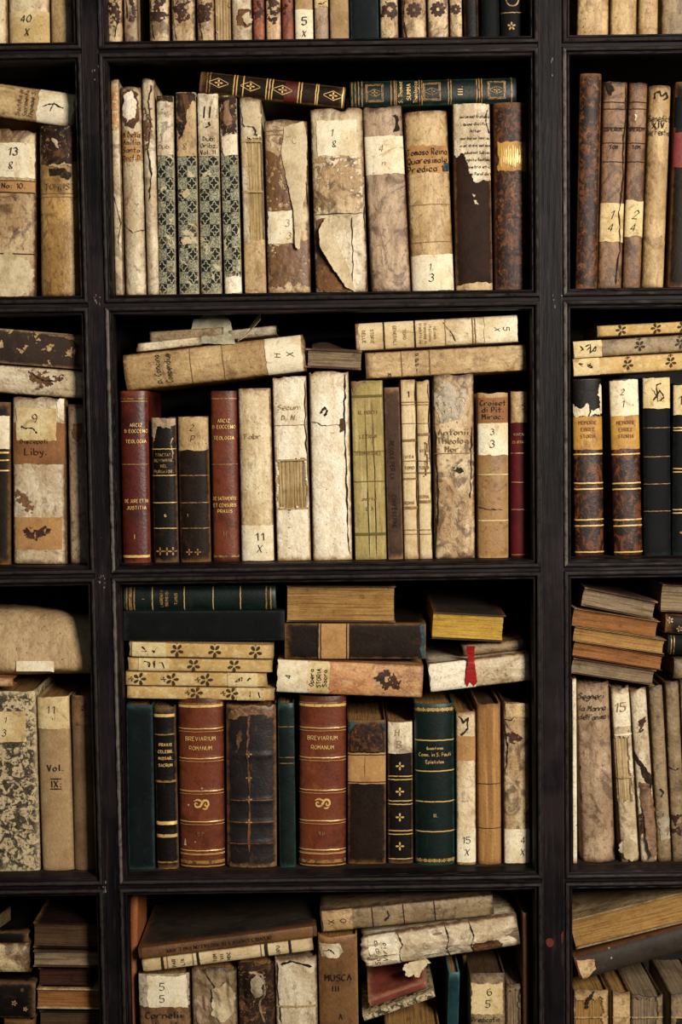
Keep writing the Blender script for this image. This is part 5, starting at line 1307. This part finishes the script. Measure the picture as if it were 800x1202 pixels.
# ================================================================== bottom row, middle column
b1 = U('brown spined book with white label marked 5 5, bottom row left', 4, 1, (168, 229), (161.5, 222), 1143, V_BROWN, b=.006, p=3, amp=.0009, rag=.003)
b1.patch((172, 1146, 220, 1182), K_WHITE, lv=2, rag=.002).text('5', 190, 1158, 10, INK, shear=.1).text('5', 190, 1172, 10, INK, shear=.1)
b1.poly([(161, 1142), (222, 1141), (223, 1180), (162, 1182)], V_GREY, 'paper_patch', lv=1, rag=.003).text('Cornelii', 192, 1191, 9, INK, width=44, bold=.02).text('a Lapide', 194, 1203, 8, INK, width=40)
B = U('crumpled dark vellum book with torn flaps, second in the bottom row', 4, 1, (229.5, 283), (223.5, 277), 1136, V_DUST, b=.007, p=2.6, amp=.002, rag=.006, af=40, fold=.004)
B.poly([(250, 1160), (266, 1150), (276, 1165), (274, 1190), (262, 1200), (248, 1190)], K_TORN, lv=3, rag=.003, curl=(255, 1190, 14, -30, .006)).poly([(228, 1170), (244, 1168), (246, 1200), (230, 1202)], V_PINK, 'paper_patch', rag=.003).stroke([(240, 1140), (252, 1158), (248, 1175), (262, 1198)], 2, CRACK)
B = U('dark dented book with a pale round tear, third in the bottom row', 4, 1, (284, 327), (278, 321), 1129, L_SCUFF, b=.007, p=2.6, amp=.002, rag=.005, af=40, fold=.004)
B.poly([(294, 1148), (302, 1142), (309, 1152), (308, 1168), (299, 1172), (294, 1162)], V_GREY, 'torn_parchment', lv=3, rag=.002, curl=(300, 1170, 0, -26, .004)).stroke([(291, 1140), (308, 1145), (312, 1165), (304, 1180), (310, 1200)], 2, V_DUST, 'torn_edge')
B = U('pale grey vellum book with a cord across it, fourth in the bottom row', 4, 1, (327.5, 377), (322, 371), 1123, V_PALE, b=.006, p=2.8, amp=.0012, rag=.004, pg=P_GREY)
B.line(1181, 2.6, CORD, key='binding_cord').stroke([(326, 1130), (325, 1160), (330, 1200)], 2.0, CRACK).stroke([(330, 1132), (345, 1128), (366, 1134)], 2, L_DARK, 'scribble')
B = U('tall brown leather book with faded black capitals, centre of the bottom row', 4, 1, (377.5, 424), (372.5, 419), 1098, L_BROWN, b=.008, p=2.4, amp=.0008, rag=.003)
B.text('MUSCA', 397, 1147, 9, INK, width=40, bold=.02).text('III', 394, 1160, 8, INK, bold=.01).text('A', 400, 1193, 8, INK)
B.poly([(374, 1108), (398, 1108), (403, 1116), (396, 1125), (376, 1122)], V_PALE, 'torn_parchment', rag=.002).stroke([(377, 1117), (386, 1114), (394, 1120)], 1.4, INK, 'scribble')
B = H('large slate-brown book lying aslant on the bottom row, its cover seen from above', 4, 1, (161, 1113), (371, 1087), (371, 1099.5), (164, 1127), C_SLATE, top='L', D=.185, b=.003, p=4, amp=.0003, pg=P_GREY, dy=-.004)
hpatch(B, .02, .98, L_BROWN, 'spine_strip', rag=.001)
q = mid(B, .45); B.text('OEUVRES CHOISIES DE MASSILLON PAR L ABBE', q[0], q[1], 4.2, INK, rot=90, width=130)
B = H('cream printed-paper book lying under the slate-brown one, bottom row', 4, 1, (165, 1127.5), (367, 1100), (366, 1118), (169, 1142), K_PRINT, top='L', D=.17, b=.005, amp=.0006, rag=.002, pg=P_CREAM)
for f, w in ((.12, 3), (.33, 3), (.73, 4), (.87, 3), (.3, 1), (.15, 1), (.70, 1)): hline(B, f, w, INK if w > 2 else INKF, 'printed_rule')
for f, s_ in ((.19, 'PAR'), (.24, 'LIX'), (.43, 'TOM'), (.47, 'VII'), (.51, 'MDC'), (.80, 'OPU')):
    q = mid(B, f); B.text(s_, q[0], q[1], 4, INK, width=14)
U('narrow orange-brown book standing behind the slate-brown one at the left stile', 4, 1, (149, 158), (151, 163), 1051, MAT('leather_orange', '#9a5c34', [('#7a3e20', 60, .42, .62, .7, (1, 1, .1))], rough=.6, edge=('#5a2c14', .5)), dy=.02, D=.10)
B = H('dusty tan vellum book with cream end label lying at the top of the bottom row', 4, 1, (376, 1071), (580, 1050), (578, 1076), (377, 1095), V_DUST, top='L', D=.17, b=.006, p=3, amp=.0006, pg=P_GREY, dy=.004)
hpatch(B, .01, .18, V_TAN, 'paper_label', lv=1, rag=.001)
q = mid(B, .06); B.text('X', q[0], q[1], 7, INK)
q = mid(B, .13); B.text('O', q[0], q[1], 8, INK)
for f in (.30, .48, .66): hline(B, f, .9, CRACK, 'rule')
q = mid(B, .38); B.stroke([(q[0] - 2, q[1] + 6), (q[0] + 3, q[1] - 2), (q[0] + 1, q[1] - 7)], 1.8, INK, 'scribble')
B = H('crumpled limp vellum book with torn lower edge lying in the bottom row', 4, 1, (421, 1101), (609, 1077), (609, 1111), (425.5, 1143), V_PALE, top='L', D=.17, b=.014, p=2.0, amp=.002, af=26, rag=.006, ragb=.004, fold=.007, pg=P_GREY, dy=-.002)
hpatch(B, .06, .24, V_WHITE, 'paper_label', lv=1, rag=.003)
for f, s_ in ((.10, 'Scripta'), (.15, 'Varia')):
    q = mid(B, f); B.text(s_, q[0], q[1], 6, INK, width=30, shear=.2)
for f in (.25, .55, .70): a = mid(B, f); B.stroke([(a[0] - 3, a[1] - 18), (a[0] + 2, a[1] - 6), (a[0] - 1, a[1] + 6), (a[0] + 3, a[1] + 18)], 2.0, CRACK)
B.poly([(553, 1108), (575, 1102), (590, 1108), (585, 1120), (560, 1122)], K_UNDER, 'exposed_board', rag=.003).poly([(472, 1136), (500, 1126), (505, 1134), (490, 1146), (478, 1146)], K_TORN, lv=4, rag=.003, curl=(490, 1128, -4, 16, .008))
B = H('brick red book lying with its cover tilted towards us, bottom row', 4, 1, (431, 1176), (499, 1151), (502, 1158), (436, 1186), C_BRICK, top='L', D=.12, b=.002, p=4, amp=.0003, pg=P_GREY, pitch=14, dy=.004)
B = H('grey-green marbled booklet under the brick red book', 4, 1, (425, 1191), (508, 1163), (511, 1171), (428, 1200), K_SPECK, top='L', D=.12, b=.002, p=4, amp=.0006, pg=P_GREY, dy=.004)
U('book with fanned tan page folds below the marbled booklet', 4, 1, (452, 516), (452, 516), 1206, K_KRAFTD, holes=[(452, 1150, 520, 1380)], gather=True, pg=P_TAN, b=.004, p=3)
U('blue-green cloth book standing on edge, bottom row right', 4, 1, (520, 533), (526, 540), 1142, C_BLUE, b=.003, p=3, dy=.012)
U('narrow brown book leaning behind the blue-green one', 4, 1, (542, 547), (542.5, 547.5), 1122, L_DARK, b=.004, dy=.05)
B = U('boxy vellum book with cream label marked 6 5, bottom row right', 4, 1, (553.5, 596), (551.5, 592), 1143, V_DUST, b=.003, p=4, amp=.0006, pg=P_DARK, D=.18)
B.patch((553, 1155, 590, 1190), K_CREAM, lv=2, rag=.0015).text('6', 574, 1164, 10, INK, shear=.15).text('5', 572, 1178, 10, INK, shear=.15).text('Predicatio', 570, 1196, 6, INK, width=34, bold=.01)
B = U('dark grey book with bare page folds right of the 6 5 label', 4, 1, (596.5, 614), (593, 612), 1156, V_DUST, b=.004, holes=[(594, 1162, 613, 1380)], gather=True, pg=P_GREY, dy=.008)
U('very thin brown book standing against the right stile, bottom row', 4, 1, (615.5, 622), (613, 620), 1072, L_BROWN, b=.002, pg=P_CREAM)

# ================================================================== bottom row, right column
B = H('large tan page-edged book lying aslant at the top of the bottom right', 4, 2, (672, 1080), (830, 1039), (830, 1077), (672, 1115), V_DUST, top='R', D=.20, fore=True, pg=P_TAN, th=.0022, sq=.003, dy=-.002)
B = H('dark brown leather book with orange worn corner lying below the page-edged one', 4, 2, (674, 1124), (830, 1079), (832, 1111), (681, 1154), C_SLATE, top='L', D=.18, b=.010, p=2.2, amp=.0006, pg=P_GREY)
B.poly([(676, 1128), (697, 1126), (699, 1137), (688, 1151), (684, 1150)], V_ORANGE, 'worn_corner', rag=.001, label='orange worn corner').shape(FL4, 717, 1124, 1.3, V_WHITE, key='paint_spot').shape(FL4, 715, 1114, 1.1, V_WHITE, key='paint_spot')
for i, (lab, xb, xt, yt) in enumerate([('bare-spined tan book, leftmost upright in the bottom right', (673.5, 714), (673.5, 714), 1162), ('narrow tan book second upright in the bottom right', (718, 740), (718.5, 740), 1164), ('wide greyish bare-spined book third upright in the bottom right', (740.5, 778), (741, 778), 1168), ('vellum book at the right edge of the bottom right', (786, 826), (787, 827), 1166)]):
    B = U(lab, 4, 2, xb, xt, yt, V_TAN if i < 2 else V_DUST, b=.003, p=4, amp=.0009, rag=.004, gather=True, pg=P_TAN if i < 2 else P_GREY, holes=[(xt[0] - 2, 1172, xt[1] - 6, 1380)] if i in (0, 2) else (), D=.15)
    B.line(1194, 2, CORD, key='binding_cord')
    if i == 0: B.stroke([(697, 1164), (690, 1174), (688, 1184)], 3.2, INK, 'ink_blot')
    if i == 3: B.poly([(794, 1196), (802, 1192), (803, 1202), (795, 1203)], CRACK, 'hole')


# ------------------------------------------------------------------ wrapped parcel, torn sheet, loose leaf
def thing_mesh(name, label, cat, V, Q, mat, group=None):
    assert label not in _labels; _labels[label] = 1
    V = np.asarray(V, float); c = V.mean(0); c[2] = V[:, 2].min()
    root = bpy.data.objects.new(name, None); COL.objects.link(root); root.location = c; root.empty_display_size = .02
    root['label'] = label; root['category'] = cat
    if group: root['group'] = group
    o = obj('wrapper' if 'parcel' in name else 'sheet', mesh_arrays(name, V - c, Q, True, 35), mat, root)
    return root, c


# parcel: limp vellum wrapper, section swept along x
sec = [(.180, 708), (.066, 712), (.048, 735), (.038, 762), (.030, 784), (.036, 790), (.075, 797), (.120, 797), (.200, 792)]
nx = 60; ns = len(sec)
xs = np.linspace(-90, 111, nx)
G = np.zeros((ns, nx, 3))
for i, (Y, y) in enumerate(sec):
    z0 = max(P(55, y, Y)[2], P(20, 808, YF)[2] + .011)
    for j, px in enumerate(xs):
        p = P(px, y, Y); k = 1.0 - .06 * max(0, (px - 55) / 55) * (1 if i < 3 else 0)
        G[i, j] = (p[0], Y + .0035 * float(fbm(px * .045, y * .03, 4.0)) * (1 if i < 8 else 0), z0 - .0145 * max(0, px / 110) * max(0, 1 - i / 4) + (.004 * float(fbm(px * .03, y * .02, 8)) if i < 6 else 0))
# smooth by linear subdivision of the section
fine = []
for i in range(ns - 1):
    for k in range(4): fine.append(G[i] + (G[i + 1] - G[i]) * k / 4)
fine.append(G[-1]); G = np.array(fine)
for _ in range(3): G[1:-1] = (G[:-2] + G[1:-1] * 2 + G[2:]) / 4
I = G.copy(); cen = G.mean(0); I = G + (cen[None] - G) * .03
V, Q, _ = shell(G, I)
lowz = V[:, 2].min()
root, c = thing_mesh('vellum_parcel', 'limp tan vellum wrapped bundle lying over the left fourth row books', 'bundle', V, Q, vellum('vellum_parcel', '#c0a37a', '#a2855c', '#6c5030', .25, rough=.6), 'old books in the left column, fourth row')
# white slip on the parcel's front
sl = []
for py_, Y in ((776, .0335), (788, .0300)):
    for px in np.linspace(19, 63, 12): sl.append(P(px, py_ + (1 if px > 60 else 0), Y - .003))
sl = np.array(sl).reshape(2, 12, 3); sb = sl.copy(); sb[:, :, 1] += .003
V, Q, _ = shell(sl, sb); obj('paper_slip', mesh_arrays('paper_slip', V - c, Q), K_WHITE, root)
# pages inside the bundle
pb = box_mesh('page_block', -.52, P(108, 760, .12)[0], .115, .24, P(20, 808, YF)[2] + .014, P(55, 722, .12)[2], .002)
for v in pb.vertices: v.co -= Vector(c)
obj('page_block', pb, P_DARK, root)

# torn grey-green sheet: stiff leaf folded over the pamphlets
nu, nv = 34, 26
G = np.zeros((nv, nu, 3)); mask = np.ones((nv - 1, nu - 1), bool)
for i in range(nv):
    for j in range(nu):
        u = j / (nu - 1); v = i / (nv - 1)
        y = 404 - 39 * v; l = 221 + 8 * v; r = 276 - 8 * v - (10 * max(0, v - .7) / .3)
        Y = YF + .003 + .045 * v + .004 * math.sin(u * 5 + 1) * v + .004 * float(fbm(u * 3, v * 3, 2.2))
        G[i, j] = P(l + (r - l) * u, y + 1.5 * float(fbm(u * 6, v * 2, 5)), Y)
        if i < nv - 1 and j < nu - 1 and v > .75 and u < .28 - (v - .75) * .2 + .05 * float(vn(v * 20, 1, 3)) and u + (1 - v) < .42: mask[i, j] = False
I = G.copy(); I[:, :, 1] += .0012
V, Q, _ = shell(G, I, mask)
thing_mesh('torn_sheet', 'torn stiff grey-green sheet standing on the pamphlets of the third row', 'paper', V, Q, K_SAGE)
# lifted cover leaf beside it
G = np.zeros((8, 14, 3))
for i in range(8):
    for j in range(14):
        u = j / 13; v = i / 7
        px = 279 + 27 * u; py_ = 400 - 4 * v - 26 * u ** 1.3 - 5 * v * u
        G[i, j] = P(px, py_, YF + .012 + .02 * v)
I = G.copy(); I[:, :, 1] += .001; I[:, :, 2] -= .0008
V, Q, _ = shell(G, I)
thing_mesh('loose_leaf', 'cream loose leaf curling up right of the torn grey-green sheet', 'paper', V, Q, V_CREAM)
# curled cover scrap over the small flat book
G = np.zeros((8, 18, 3))
for i in range(8):
    for j in range(18):
        u = j / 17; v = i / 7
        G[i, j] = P(366 + 56 * u, 408 - 3 * math.sin(u * 6) * v - 4 * v + 3 * u, YF + .006 + .06 * v)
I = G.copy(); I[:, :, 2] -= .001
V, Q, _ = shell(G, I)
thing_mesh('cover_scrap', 'curled brown cover scrap on the small flat dark-edged book', 'paper', V, Q, C_UMBER)
# pale leaf at the bottom left
G = np.zeros((8, 14, 3))
for i in range(8):
    for j in range(14):
        u = j / 13; v = i / 7
        G[i, j] = P(-30 + 42 * u, 1094 - 22 * u ** 1.5 - 8 * v + 8 * (1 - v), YF + .012 + .03 * v)
I = G.copy(); I[:, :, 1] += .001
V, Q, _ = shell(G, I)
thing_mesh('loose_leaf', 'pale curled leaf above the cream vellum end, bottom left', 'paper', V, Q, V_DUST)
# orange scrap under the bundle
B = H('small orange-brown book end peeping out under the vellum bundle', 3, 0, (-60, 795), (16, 796), (13, 807), (-60, 807), V_ORANGE, top='R', D=.03, b=.006, dy=-.002)

# ------------------------------------------------------------------ lettering and tooling resolved
for bk in BOOKS:
    for (key, mn, _n), L in bk.parts.items():
        V = np.concatenate([v for v, f, par in L]); off = 0; Fc = []; par = L[0][2]
        for v, f, _p in L:
            Fc += [[int(i) + off for i in q] for q in f]; off += len(v)
        obj(key, mesh_arrays(key, V, Fc, False), _mats[mn], par)
